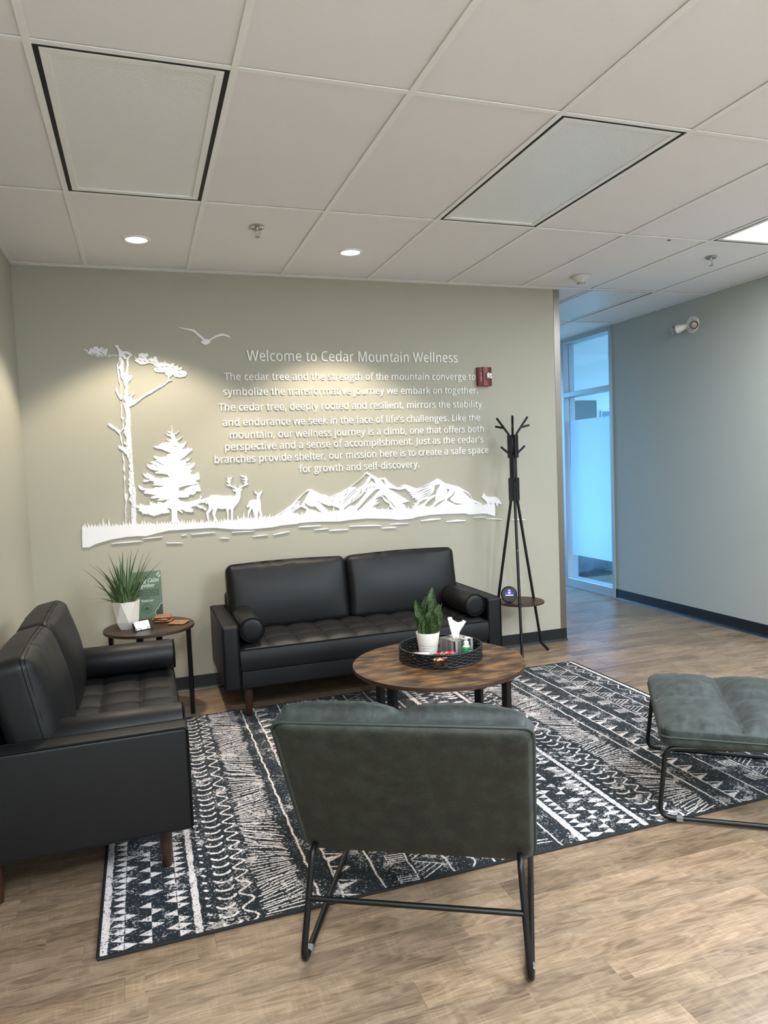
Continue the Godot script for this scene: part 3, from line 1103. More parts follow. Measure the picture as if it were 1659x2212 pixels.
	for s in [-1, 1]:
		var sc := begin()
		lathe(sc, [Vector2(0.004, 0.0), Vector2(0.004, 0.0015), Vector2(0, 0.0015)], 10, Transform3D(Basis(Quaternion(Vector3.UP, Vector3.LEFT)), Vector3(-0.0098, 0.046 * s, 0.0)))
		mi("screw", sc, M.dark, em)

const SAYS := ["Welcome to Cedar Mountain Wellness, the large title", "The cedar tree and the strength of the mountain converge to", "symbolize the transformative journey we embark on together", "The cedar tree, deeply rooted and resilient, mirrors the stability", "and endurance we seek in the face of life's challenges. Like the", "mountain, our wellness journey is a climb, one that offers both", "perspective and a sense of accompilshment. Just as the cedar's", "branches provide shelter, our mission here is to create", "for growth and self-discovery, the short last line"]
const RIPPLE := [
	"long white ripple strip lowest at the far left, above the potted grass", "white ripple strip under the bottom of the bank, left of the spruce", "short white ripple strip below the spruce, lowest of all ripples", "very short white ripple dash below the spruce's right branch", "long thin white ripple strip under the stag's hind legs",
	"short white ripple dash lowest below the stag", "thin white ripple strip under the fawn", "thin white ripple strip lower right of the fawn", "white ripple with a raised hump under the left mountain slope", "long white ripple under the left mountain peak",
	"thin white ripple below the left mountain, lowest of its cluster", "wavy white ripple below the dip between the first two peaks", "longest white ripple, under the tallest peak", "short white ripple lowest under the tallest peak", "white ripple just under the bank right of the tallest peak",
	"humped white ripple under the right-hand peak", "white ripple with thick middle under the right mountain's far slope", "thin white ripple under the wolf's bank, the shorter one", "thin long white ripple below the wolf, at the end of the bank", "white ripple seen behind the coat rack's legs"]

# ---------------------------------------------------------------- rug
var RW := 1524
var RH := 1040
var px: PackedByteArray

func dab(x: float, y: float, r: float, v: int):
	var x0 := maxi(0, int(x - r))
	var x1 := mini(RW - 1, int(x + r + 1))
	var y0 := maxi(0, int(y - r))
	var y1 := mini(RH - 1, int(y + r + 1))
	for j in range(y0, y1 + 1):
		for i in range(x0, x1 + 1):
			if (i - x) * (i - x) + (j - y) * (j - y) <= r * r:
				px[j * RW + i] = v

func stroke(a: Vector2, b: Vector2, w: float, v := 255):   # metres from the rug's far left corner; w the width in metres
	var n := maxi(1, int(a.distance_to(b) * 500.0 / maxf(1.0, w * 180.0)))
	for k in n + 1:
		var p := a.lerp(b, float(k) / n) * 500.0
		dab(p.x + rng.randf_range(-0.5, 0.5), p.y + rng.randf_range(-0.5, 0.5), w * 250.0 * rng.randf_range(0.8, 1.15), v)

func wedge(a: Vector2, b: Vector2, c: Vector2, v := 255):
	a *= 500.0
	b *= 500.0
	c *= 500.0
	var y0 := maxi(0, int(minf(a.y, minf(b.y, c.y))))
	var y1 := mini(RH - 1, int(maxf(a.y, maxf(b.y, c.y))))
	for y in range(y0, y1 + 1):
		var lo := 1e9
		var hi := -1e9
		for e in [[a, b], [b, c], [c, a]]:
			var p: Vector2 = e[0]
			var q: Vector2 = e[1]
			if (p.y <= y and q.y >= y) or (q.y <= y and p.y >= y):
				var x := p.x if absf(q.y - p.y) < 1e-3 else lerpf(p.x, q.x, (y - p.y) / (q.y - p.y))
				lo = minf(lo, x)
				hi = maxf(hi, x)
		for x in range(maxi(0, int(lo)), mini(RW - 1, int(hi)) + 1):
			px[y * RW + x] = v

func rug():
	px = PackedByteArray()
	px.resize(RW * RH)
	px.fill(0)
	rng.seed = 11
	var L := 2.08
	for base: float in [0.0, 1.71]:
		# border stripe, field of small triangles, border stripe
		stroke(Vector2(base + 0.015, 0), Vector2(base + 0.015, L), 0.028)
		tri_field(base + 0.035, base + 0.285, L)
		stroke(Vector2(base + 0.302, 0), Vector2(base + 0.302, L), 0.024)
		var z := 0.02
		while z < L:   # dots
			stroke(Vector2(base + 0.337, z), Vector2(base + 0.343, z + rng.randf_range(0.0, 0.006)), 0.012)
			z += 0.048
		z = 0.03
		while z < L:   # crescents
			var c := Vector2(base + 0.402 + rng.randf_range(-0.006, 0.006), z)
			var last := Vector2.ZERO
			for k in 9:
				var an := lerpf(0.15, PI - 0.15, k / 8.0)
				var p := c + Vector2(cos(an) * 0.029, sin(an) * 0.021)
				if k:
					stroke(last, p, 0.011)
				last = p
			z += 0.052
		wave(base + 0.470, 0.022, 0.088, L, 0.009)
		z = 0.01
		while z < L:   # hatching, each block tilted its own way
			var tilt := 0.035 * sin(z * 9.0 + base * 3.0) + 0.01
			var a := base + 0.515 + rng.randf_range(-0.01, 0.012)
			var b := base + 0.655 + rng.randf_range(-0.015, 0.012)
			var mid := lerpf(a, b, rng.randf_range(0.3, 0.7))
			stroke(Vector2(a, z - tilt), Vector2(mid - 0.006, z - tilt * 0.1), 0.0062)
			stroke(Vector2(mid + (0.006 if rng.randf() < 0.5 else -0.006), z), Vector2(b, z + tilt), 0.0062)
			z += rng.randf_range(0.013, 0.019)
		wobble(base + 0.703, L, 0.009)
		wobble(base + 0.778, L, 0.008)
		z = 0.03
		while z < L:   # tents standing on the line
			var f := Vector2(base + 0.783, z)
			stroke(f, f + Vector2(0.062, 0.026), 0.008)
			stroke(f + Vector2(0.062, 0.026), f + Vector2(0.0, 0.058), 0.008)
			wedge(f + Vector2(0.003, 0.026), f + Vector2(0.045, 0.030), f + Vector2(0.0, 0.058))
			z += 0.092
		wobble(base + 0.925, L, 0.008)
		wobble(base + 1.055, L, 0.006)
		z = 0.02
		while z < L:   # ladders between the two lines
			for k in 5:
				stroke(Vector2(base + 0.985, z + k * 0.013), Vector2(base + 1.05, z + k * 0.013 + 0.008), 0.0055)
			stroke(Vector2(base + 0.985, z), Vector2(base + 0.985, z + 0.052), 0.0055)
			z += 0.155
		z = 0.0
		while z < L:   # open triangles with hatching
			var a := Vector2(base + 1.07, z)
			var b := Vector2(base + 1.17, z + 0.06)
			var c := Vector2(base + 1.07, z + 0.12)
			stroke(a, b, 0.006)
			stroke(b, c, 0.006)
			for k in range(1, 5):
				stroke(a.lerp(b, k / 5.0), a.lerp(c, k / 5.0), 0.0045)
			z += 0.13
		wobble(base + 1.185, L, 0.007)
		wave(base + 1.265, 0.018, 0.11, L, 0.007)
		if base == 0.0:
			wobble(1.345, L, 0.008)
			z = 0.0
			while z < L:
				stroke(Vector2(1.36, z), Vector2(1.45, z + 0.05), 0.006)
				stroke(Vector2(1.45, z + 0.05), Vector2(1.36, z + 0.1), 0.006)
				stroke(Vector2(1.52, z + 0.02), Vector2(1.60, z + 0.03), 0.006)
				stroke(Vector2(1.52, z + 0.04), Vector2(1.60, z + 0.05), 0.006)
				z += 0.11
			wobble(1.48, L, 0.008)
			wobble(1.63, L, 0.007)
		else:
			stroke(Vector2(3.025, 0), Vector2(3.025, L), 0.02)
	# distress: bald speckles, worn grain, rubbed pale patches
	var f1 := noise(FastNoiseLite.TYPE_VALUE, 0.42, 2, 81).get_image(RW, RH, false, false, true).get_data()
	var f2 := noise(FastNoiseLite.TYPE_SIMPLEX, 0.010, 4, 82).get_image(RW, RH, false, false, true).get_data()
	var f3 := noise(FastNoiseLite.TYPE_SIMPLEX, 0.05, 3, 83).get_image(RW, RH, false, false, true).get_data()
	var b := PackedByteArray()
	b.resize(RW * RH * 3)
	var lo := Color(0.125, 0.150, 0.170)
	var lo2 := Color(0.065, 0.080, 0.10)
	var hi := Color(0.86, 0.815, 0.80)
	for i in RW * RH:
		var g := f1[i] / 255.0
		var w := f2[i] / 255.0
		var v := px[i] / 255.0
		if v > 0.5:
			if g < 0.22 + 0.10 * w:
				v = 0.35
		else:
			var th := 0.77 - 0.27 * clampf((w - 0.40) * 1.8, 0.0, 1.0)
			if w > 0.80:
				th -= 0.22
			if g > th:
				v = 0.72
		var d := lo2.lerp(lo, clampf(g * 0.8 + f3[i] / 255.0 * 0.5, 0.0, 1.0))
		var c := d.lerp(hi, v * (0.86 + 0.14 * g))
		var j := i * 3
		b[j] = int(c.r * 255.0)
		b[j + 1] = int(c.g * 255.0)
		b[j + 2] = int(c.b * 255.0)
	var m := mat(Color.WHITE, 0.95)
	m.albedo_texture = ImageTexture.create_from_image(Image.create_from_data(RW, RH, false, Image.FORMAT_RGB8, b))
	m.metallic_specular = 0.2
	m.texture_repeat = false
	m.rim_enabled = true
	m.rim = 0.15
	relief(m, ntex(noise(FastNoiseLite.TYPE_VALUE, 0.25, 2, 84)), 0.25)
	var o = thing("rug", "black and white distressed tribal pattern rug on the wood floor", "rug", Vector3(0.703, 0, 0.548))
	var W := 3.046
	var st := begin()
	var n := noise(FastNoiseLite.TYPE_SIMPLEX_SMOOTH, 1.2, 2, 85)
	smooth(st)
	var nx := 60
	var nz := 40
	var top := func(i: int, j: int):
		var x := W * i / nx
		var z := L * j / nz
		return Vector3(x, 0.0085 + 0.0012 * n.get_noise_2d(x, z), z)
	for i in nx:
		for j in nz:
			var p := [top.call(i, j), top.call(i, j + 1), top.call(i + 1, j + 1), top.call(i + 1, j)]
			uvquad(st, p, p.map(func(q): return Vector2(q.x / W, q.z / L)))
	mi("pile", st, m, o)
	var ed := begin()
	var c4 := [Vector3(0.002, 0.0055, 0.002), Vector3(W - 0.002, 0.0055, 0.002), Vector3(W - 0.002, 0.0055, L - 0.002), Vector3(0.002, 0.0055, L - 0.002)]
	sweep(ed, bent(c4, 0.012, 4, true), 0.0065, 8, true, 0.0052)
	mi("bound_edge", ed, mat(Color(0.02, 0.02, 0.022), 0.8), o)
	mi("backing", bx(0, W, 0.001, 0.006, 0, L), M.dark, o)

func tri_field(x0: float, x1: float, L: float):   # facing pairs of small triangles, with dark diamonds left out
	var cw := (x1 - x0) / 6.0
	var ch := cw * 0.92
	for j in int(L / ch):
		for i in 6:
			var p := Vector2(x0 + i * cw, j * ch)
			var d := absf(i - 2.5) + absf(((j + 3) % 9) - 4.0)
			var on := (i + j) % 2 == 0 or (i in [0, 5])
			if d < 3.0:
				on = d < 1.2 or (d > 2.2 and i % 2 == 0)
			if not on or rng.randf() < 0.05:
				continue
			if i % 2:
				wedge(p + Vector2(cw * 0.04, ch * 0.06), p + Vector2(cw * 0.98, ch * 0.5), p + Vector2(cw * 0.04, ch * 0.94))
			else:
				wedge(p + Vector2(cw * 0.96, ch * 0.06), p + Vector2(cw * 0.02, ch * 0.5), p + Vector2(cw * 0.96, ch * 0.94))

func wave(x: float, amp: float, per: float, L: float, w: float):
	var last := Vector2(x, 0)
	var ph := 0.0
	var z := 0.0
	while z < L:
		z += 0.006
		ph += TAU * 0.006 / per * (1.0 + 0.25 * sin(z * 5.0))
		var p := Vector2(x + amp * sin(ph), z)
		stroke(last, p, w)
		last = p

func wobble(x: float, L: float, w: float):
	var last := Vector2(x, 0)
	var z := 0.0
	while z < L:
		z += 0.03
		var p := Vector2(x + rng.randf_range(-0.004, 0.004), z)
		stroke(last, p, w)
		last = p
# ---------------------------------------------------------------- sofas
func sofa(called: String, W: float, label: String, group: String) -> Node3D:
	# back at z 0, front at z 0.735; arms 0.095 wide
	var o = thing(called, label, "sofa", Vector3.ZERO, 0.0, group)
	var D := 0.735
	var aw := 0.095
	var iw := W - 2 * aw
	for sx in [-1, 1]:
		for sz in [0.075, D - 0.096]:
			var st := begin()
			var lo := 0.0098 if sz > 0.3 else 0.0   # the front legs stand on the rug
			lathe(st, [Vector2(0.0, lo), Vector2(0.0165, lo), Vector2(0.018, lo + 0.002), Vector2(0.027, 0.195), Vector2(0.0, 0.195)], 18, Transform3D(Basis.from_euler(Vector3(0, 0, 0.0)), Vector3(sx * (W / 2 - 0.145), 0.0, sz)))
			mi("leg", st, M.walnut, o)
	var st := begin()
	rbox(st, at(0, 0.248, D / 2 - 0.004), Vector3(iw - 0.002, 0.108, D - 0.012), 0.012, 3)
	mi("base", st, M.leather, o)
	for sx in [-1, 1]:
		var a := begin()
		rbox(a, at(sx * (W / 2 - aw / 2), 0.384, D / 2), Vector3(aw, 0.374, D), 0.016, 3)
		var am = mi("arm", a, M.leather, o)
		var pp := begin()
		for e in [-1, 1]:
			var x: float = sx * (W / 2 - aw / 2) + e * (aw / 2 - 0.0035)
			sweep(pp, bent([Vector3(x, 0.212, D - 0.0035), Vector3(x, 0.5675, D - 0.0035), Vector3(x, 0.5675, 0.03)], 0.016, 4), 0.0046, 7)
		var fx: float = sx * (W / 2 - aw / 2)
		sweep(pp, PackedVector3Array([Vector3(fx - aw / 2 + 0.006, 0.200, D - 0.006), Vector3(fx + aw / 2 - 0.006, 0.200, D - 0.006)]), 0.004, 7)
		mi("piping", pp, M.piping, am)
	var bk := begin()
	rbox(bk, at(0, 0.43, 0.06), Vector3(iw, 0.46, 0.11), 0.03, 3)
	mi("back_frame", bk, M.leather, o)
	# tufted seat cushion: stitched lines every 18 cm, sunk between puffs
	var z0 := 0.10
	var z1 := D - 0.004
	var s := begin()
	smooth(s)
	var nc := int(round((iw - 0.004) / 0.18))
	var cw := (iw - 0.004) / nc
	var nx := nc * 10
	var nz := 46
	var top := func(i: int, j: int):
		var x := -iw / 2 + 0.002 + (iw - 0.004) * i / nx
		var z := lerpf(z0, z1, float(j) / nz)
		var u := fposmod((x + iw / 2 - 0.002) / cw, 1.0)
		var w := fposmod((z1 - z) / 0.165, 1.0)
		if i == nx: u = 0.0
		var du := minf(u, 1.0 - u) * cw
		var dw := minf(w, 1.0 - w) * 0.165
		var edge := minf(minf(i, nx - i) * cw / 10.0, (nz - j) * (z1 - z0) / nz)
		if j > nz - 4: dw = 0.05
		var puff := 0.0035 * (1.0 - exp(-du / 0.007)) + 0.005 * (1.0 - exp(-dw / 0.008)) + 0.010 * sin(PI * clampf(du / cw * 2.0, 0.0, 1.0) * 0.5) * sin(PI * clampf(dw / 0.165 * 2.0, 0.0, 1.0) * 0.5)
		puff -= 0.005 * exp(-(du * du + dw * dw) / 0.0006)
		var crown := 0.012 * (1.0 - exp(-edge / 0.05))
		return Vector3(x, 0.428 + crown + puff * clampf(edge / 0.03, 0.0, 1.0), z)
	for i in nx:
		for j in nz:
			quad(s, top.call(i, j), top.call(i, j + 1), top.call(i + 1, j + 1), top.call(i + 1, j))
	smooth(s)
	for i in nx:   # front border, slightly bellied
		for k in 6:
			var f0 := k / 6.0
			var f1 := (k + 1) / 6.0
			var p := func(ii: int, f: float):
				var t: Vector3 = top.call(ii, nz)
				return Vector3(t.x, lerpf(t.y, 0.306, f), z1 + 0.010 * sin(PI * f))
			quad(s, p.call(i, f0), p.call(i, f1), p.call(i + 1, f1), p.call(i + 1, f0))
	for sx in [0, nx]:
		var a: Vector3 = top.call(sx, 0)
		var b: Vector3 = top.call(sx, nz)
		var a2 := Vector3(a.x, 0.306, a.z)
		var b2 := Vector3(b.x, 0.306, b.z)
		if sx == 0:
			quad(s, a, a2, b2, b)
		else:
			quad(s, a, b, b2, a2)
	var seat = mi("seat_cushion", s, M.leather_lit, o)
	var th := begin()
	for c in range(1, nc):
		var pts := PackedVector3Array()
		for j in range(0, nz - 1):
			pts.append(top.call(c * 10, j) + Vector3(0, 0.0006, 0))
		sweep(th, pts, 0.0013, 5)
	for r in range(1, 4):
		var zz := z1 - r * 0.165
		var jf := (zz - z0) / (z1 - z0) * nz
		var pts := PackedVector3Array()
		for i in range(3, nx - 2):
			var u := fposmod(i / 10.0, 1.0)
			var a: Vector3 = top.call(i, int(round(jf)))
			pts.append(Vector3(a.x, a.y + 0.0006, a.z))
		sweep(th, pts, 0.0013, 5)
	mi("stitch_line", th, M.piping, seat)
	var pp := begin()
	sweep(pp, PackedVector3Array([Vector3(-iw / 2 + 0.004, 0.425, z1 + 0.002), Vector3(0, 0.426, z1 + 0.002), Vector3(iw / 2 - 0.004, 0.425, z1 + 0.002)]), 0.0045, 7)
	sweep(pp, PackedVector3Array([Vector3(-iw / 2 + 0.004, 0.304, z1 + 0.003), Vector3(iw / 2 - 0.004, 0.304, z1 + 0.003)]), 0.004, 7)
	mi("piping", pp, M.piping, seat)
	# two back cushions
	var cwid := iw / 2 - 0.004
	for sx in [-1, 1]:
		var n := noise(FastNoiseLite.TYPE_SIMPLEX_SMOOTH, 5.0, 2, 90 + sx + int(W * 10))
		var hx := cwid / 2
		var c := begin()
		var hh := 0.215
		rbox(c, Transform3D(Basis.from_euler(Vector3(-0.20, 0, 0)), Vector3(sx * (cwid / 2 + 0.002), 0.636, 0.200)), Vector3(cwid, hh * 2, 0.15), 0.045, 5, [22, 14, 3], func(p: Vector3):
			var fx := clampf(p.x / hx, -1.0, 1.0)
			var fy := clampf(p.y / hh, -1.0, 1.0)
			var belly := (1.0 - fx * fx * fx * fx) * (1.0 - fy * fy)
			var up := smoothstep(0.35, 1.0, fy) * (1.0 - absf(fx) * 0.6)
			var wr := sin(p.x * 85.0 + 5.0 * n.get_noise_2d(p.x * 2.0, p.y)) * n.get_noise_2d(p.x * 1.6, 7.0)
			var q := p
			if p.z > 0:
				q.z += 0.040 * belly + 0.012 * wr * up
			else:
				q.z -= 0.004 * belly
			q.y += 0.010 * (1.0 - fx * fx) * signf(p.y) * smoothstep(0.5, 1.0, absf(fy)) + 0.0025 * wr * up
			q.x += 0.0015 * n.get_noise_2d(p.y * 2.0, p.z * 3.0 + 3.0)
			return q)
		var cu = mi("back_cushion", c, M.leather, o)
		var se := begin()
		for zz in [0.058, 0.046]:
			var pts := PackedVector3Array()
			var was := Vector3.ZERO
			var ins := 0.0088 if zz > 0.05 else 0.0022
			for q: Vector3 in bent([Vector3(-hx + ins, -0.17, zz), Vector3(-hx + ins, hh - ins, zz), Vector3(hx - ins, hh - ins, zz), Vector3(hx - ins, -0.17, zz)], 0.040, 6):
				var fx := clampf(q.x / hx, -1.0, 1.0)
				if pts.size() and absf(q.x - was.x) > 0.3:   # follow the crown along the top
					for part_ in range(1, 14):
						var m := was.lerp(q, part_ / 14.0)
						var fm := clampf(m.x / hx, -1.0, 1.0)
						pts.append(Transform3D(Basis.from_euler(Vector3(-0.20, 0, 0)), Vector3(sx * (cwid / 2 + 0.002), 0.636, 0.200)) * (m + Vector3(0, 0.0105 * (1.0 - fm * fm), 0)))
				was = q
				pts.append(Transform3D(Basis.from_euler(Vector3(-0.20, 0, 0)), Vector3(sx * (cwid / 2 + 0.002), 0.636, 0.200)) * (q + Vector3(0, 0.010 * (1.0 - fx * fx), 0)))
			sweep(se, pts, 0.0016, 5)
		mi("seam", se, M.piping, cu)
	return o

func bolster(label: String, at_: Vector3, turn: float, length: float):
	var r := 0.071
	var o = thing("bolster_pillow", label, "bolster pillow", at_, turn, "black leather bolster pillows")
	var st := begin()
	var h := length / 2
	lathe(st, [Vector2(0.0, -h - 0.004), Vector2(r * 0.55, -h - 0.004), Vector2(r - 0.006, -h), Vector2(r, -h + 0.008), Vector2(r + 0.002, 0.0), Vector2(r, h - 0.008), Vector2(r - 0.006, h), Vector2(r * 0.55, h + 0.004), Vector2(0, h + 0.004)], 36, Transform3D(Basis(Quaternion(Vector3.UP, Vector3.BACK)), Vector3.ZERO), 70.0)
	mi("cover", st, M.leather, o)
	var pp := begin()
	for s in [-1, 1]:
		var pts := PackedVector3Array()
		for k in 36:
			pts.append(Vector3(cos(TAU * k / 36) * (r - 0.001), sin(TAU * k / 36) * (r - 0.001), s * (h - 0.001)))
		sweep(pp, pts, 0.0042, 6, true)
	mi("piping", pp, M.piping, o)

func bolsters():
	bolster("black round bolster standing end-on at the left arm of the long sofa", Vector3(1.474, 0.533, 0.548), 0.0, 0.40)
	bolster("black round bolster at the right arm of the long sofa, behind the tissues", Vector3(2.905, 0.533, 0.548), 0.0, 0.40)
	bolster("black bolster lying full length along the far arm of the loveseat", Vector3(0.785, 0.533, 1.074), PI / 2, 0.48)
	bolster("black bolster mostly hidden behind the near arm of the loveseat", Vector3(0.765, 0.533, 2.146), PI / 2, 0.50)

# ---------------------------------------------------------------- tables
func bar_legs(o: Node3D, r: float, turn: float, h: float, w: float, t: float, lift := -1):
	for k in 4:
		var a := turn + k * PI / 2
		var st := begin()
		var lo := 0.0098 if k == lift else 0.0   # one foot on the rug
		box(st, at(cos(a) * r, (h + lo) / 2, sin(a) * r, -a), Vector3(t, h - lo, w), 0.0015)
		mi("leg", st, M.black_metal, o)
	for k in 2:
		var a := turn + k * PI / 2
		var st := begin()
		box(st, at(0, h - 0.008 - k * 0.0, 0, -a), Vector3(2 * r, 0.016, w * (0.6 if k else 0.62)), 0.0015)
		mi("cross_bar", st, M.black_metal, o)

func coffee_table():
	var o = thing("coffee_table", "round coffee table with rustic brown top and black metal legs on the rug", "coffee table", Vector3(2.285, 0.0098, 1.585))
	mi("table_top", round_top(0.433, 0.428, 0.4465), M.rustic, o)
	var e := begin()
	lathe(e, [Vector2(0.4332, 0.4295), Vector2(0.4338, 0.438), Vector2(0.4332, 0.4455)], 72)
	mi("edge_band", e, M.rustic_edge, o)
	bar_legs(o, 0.385, deg_to_rad(57), 0.428, 0.042, 0.030)

func round_top(r: float, y0: float, y1: float) -> SurfaceTool:
	var st := begin()
	var n := 72
	smooth(st)
	for k in n:
		var a := Vector3(cos(TAU * k / n) * r, y1, sin(TAU * k / n) * r)
		var b := Vector3(cos(TAU * (k + 1) / n) * r, y1, sin(TAU * (k + 1) / n) * r)
		var lo := Vector3(0, y0 - y1, 0)
		st.set_smooth_group(-1)
		var t := func(p: Vector3): return Vector2(p.x * 1.05 + 0.5, p.z * 1.05 + 0.5)
		var c := Vector3(0, y1, 0)
		for p in [c, a, b]:
			st.set_uv(t.call(p))
			st.add_vertex(p)
		for p in [c + lo, b + lo, a + lo]:
			st.set_uv(t.call(p))
			st.add_vertex(p)
		uvquad(st, [a + lo, a, b, b + lo], [Vector2(k / 10.0, 0), Vector2(k / 10.0, 0.03), Vector2((k + 1) / 10.0, 0.03), Vector2((k + 1) / 10.0, 0)])
	return st

func side_table():
	var o = thing("side_table", "small round dark-topped side table between loveseat and long sofa", "side table", Vector3(0.912, 0, 0.405))
	mi("table_top", round_top(0.26, 0.534, 0.551), M.dark_board, o)
	var e := begin()
	lathe(e, [Vector2(0.2602, 0.5355), Vector2(0.2607, 0.5425), Vector2(0.2602, 0.550)], 64)
	mi("edge_band", e, M.rustic_edge, o)
	bar_legs(o, 0.228, deg_to_rad(14), 0.534, 0.036, 0.022, 1)

# ---------------------------------------------------------------- coat rack
func coat_rack():
	var o = thing("coat_rack", "tall black metal tripod coat rack with a brown round shelf near its foot", "coat rack", Vector3(3.490, 0, 0.245))
	var a0 := -0.13
	for k in 3:
		var a := a0 + k * TAU / 3
		var d := Vector3(cos(a), 0, sin(a))
		var st := begin()
		var r := 0.21
		var foot := 0.275 if k < 2 else 0.245
		sweep(st, bent([d * 0.026 + Vector3.UP * 1.30, d * 0.030 + Vector3.UP * 1.14, d * r + Vector3.UP * 0.075, d * foot + Vector3.UP * 0.009], 0.03, 4), 0.0105, 10)
		mi("leg", st, M.black_metal, o)
		var sc := begin()
		lathe(sc, [Vector2(0.004, 0.0), Vector2(0.004, 0.004), Vector2(0.0, 0.005)], 8, Transform3D(Basis(Quaternion(Vector3.UP, d)), d * (lerpf(0.03, r, (1.14 - 0.80) / 1.065) + 0.009) + Vector3.UP * 0.80))
		mi("screw", sc, M.chrome, o)
	# post: three tubes held by two clamps
	var post := begin()
	for k in 3:
		var a := a0 + k * TAU / 3
		var d := Vector3(cos(a), 0, sin(a)) * 0.017
		sweep(post, PackedVector3Array([d + Vector3.UP * 1.16, d + Vector3.UP * 1.63]), 0.0125, 10)
	mi("post", post, M.black_metal, o)
	for y in [[1.158, 1.325], [1.470, 1.637]]:
		var cl := begin()
		for k in 3:
			var a := a0 + k * TAU / 3 + PI / 3
			box(cl, at(cos(a) * 0.022, (y[0] + y[1]) / 2, sin(a) * 0.022, -a), Vector3(0.022, y[1] - y[0], 0.050), 0.003)
		mi("clamp", cl, M.black_metal, o)
		var sc := begin()
		for k in 3:
			var a := a0 + k * TAU / 3 + PI / 3
			for yy in [y[0] + 0.02, y[1] - 0.02]:
				for s in [-1, 1]:
					var d := Vector3(cos(a), 0, sin(a))
					var t := Vector3(-d.z, 0, d.x)
					lathe(sc, [Vector2(0.004, 0.0), Vector2(0.004, 0.003), Vector2(0.0, 0.004)], 8, Transform3D(Basis(Quaternion(Vector3.UP, t * s)), d * 0.022 + t * s * 0.025 + Vector3.UP * yy))
		mi("bolt", sc, M.black_metal, o)
	# hooks: three forked arms on top, three short pegs lower down
	for k in 3:
		var a := a0 + k * TAU / 3 + 0.10
		var d := Vector3(cos(a), 0, sin(a))
		var st := begin()
		sweep(st, PackedVector3Array([d * 0.020 + Vector3.UP * 1.60, d * 0.034 + Vector3.UP * 1.645, d * 0.128 + Vector3.UP * 1.765]), 0.0085, 8)
		sweep(st, PackedVector3Array([d * 0.070 + Vector3.UP * 1.690, d * 0.140 + Vector3.UP * 1.705]), 0.0080, 8)
		mi("hook", st, M.black_metal, o)
		var pg := begin()
		sweep(pg, PackedVector3Array([d * 0.022 + Vector3.UP * 1.492, d * 0.098 + Vector3.UP * 1.553]), 0.0085, 8)
		mi("peg", pg, M.black_metal, o)
	var sh := round_top(0.172, 0.402, 0.414)
	mi("shelf", sh, M.dark_board, o, at(0.028, 0, 0.0))
	# round smart display on the shelf
	var p := Vector3(3.415, 0.414, 0.262)
	var q = thing("smart_display", "round black smart speaker with a small glowing screen on the coat rack shelf", "smart speaker", p, -0.42)
	var st := begin()
	var prof := []
	for k in 13:
		var an := lerpf(-PI / 2, 0.95, k / 12.0)
		prof.append(Vector2(cos(an) * 0.060, sin(an) * 0.046))
	prof.append(Vector2(0.0, 0.034))
	lathe(st, prof, 40, Transform3D(Basis(Quaternion(Vector3.UP, Vector3(0, 0.12, 1).normalized())), Vector3(0, 0.060, -0.01)), 30.0)
	mi("speaker_body", st, mat(Color(0.03, 0.03, 0.033), 0.5), q)
	var fb := Transform3D(Basis.from_euler(Vector3(-0.12, 0, 0)), Vector3(0, 0.060, -0.01)) * Transform3D(Basis.IDENTITY, Vector3(0, 0, 0.0405))
	var dk := begin()
	lathe(dk, [Vector2(0.0, -0.006), Vector2(0.052, -0.006), Vector2(0.052, -0.0005), Vector2(0.0, 0.0)], 40, fb * Transform3D(Basis(Quaternion(Vector3.UP, Vector3.BACK)), Vector3.ZERO))
	var gl = mi("face_glass", dk, mat(Color(0.012, 0.012, 0.014), 0.15), q)
	var blue := mat(Color(0.05, 0.05, 0.2), 0.3)
	blue.emission_enabled = true
	blue.emission = Color(0.22, 0.20, 0.85)
	blue.emission_energy_multiplier = 0.8
	var sc := begin()
	var half := PackedVector2Array()
	for k in 15:
		var an := PI * k / 14
		half.append(Vector2(cos(an) * 0.031, sin(an) * 0.031))
	extrude(sc, half, 0.0002, 0.0008, fb)
	mi("screen", sc, blue, gl)
	var whitee := mat(Color(0.9, 0.9, 0.95), 0.3)
	whitee.emission_enabled = true
	whitee.emission = Color(0.9, 0.92, 1.0)
	whitee.emission_energy_multiplier = 0.9
	var tx := begin()
	box(tx, fb * at(0, -0.004, 0.0008), Vector3(0.056, 0.005, 0.0006))
	box(tx, fb * at(0, 0.033, 0.0008), Vector3(0.016, 0.005, 0.0006))
	mi("screen_text", tx, whitee, gl)
	var pk := mat(Color(0.9, 0.6, 0.8), 0.3)
	pk.emission_enabled = true
	pk.emission = Color(0.85, 0.50, 0.75)
	pk.emission_energy_multiplier = 0.9
	var pc := begin()
	lathe(pc, [Vector2(0.0, 0.0), Vector2(0.009, 0.0), Vector2(0.009, 0.0008), Vector2(0.0, 0.0010)], 20, fb * Transform3D(Basis(Quaternion(Vector3.UP, Vector3.BACK)), Vector3(0, 0.014, 0.0006)))
	mi("screen_icon", pc, pk, gl)
	var li := OmniLight3D.new()
	li.name = "screen_light"
	li.position = fb * Vector3(0, 0.012, 0.02)
	li.light_color = Color(0.5, 0.5, 1.0)
	li.light_energy = 0.001
	li.light_size = 0.02
	li.omni_range = 5.0
	li.omni_attenuation = 2.0
	li.shadow_enabled = true
	q.add_child(li)

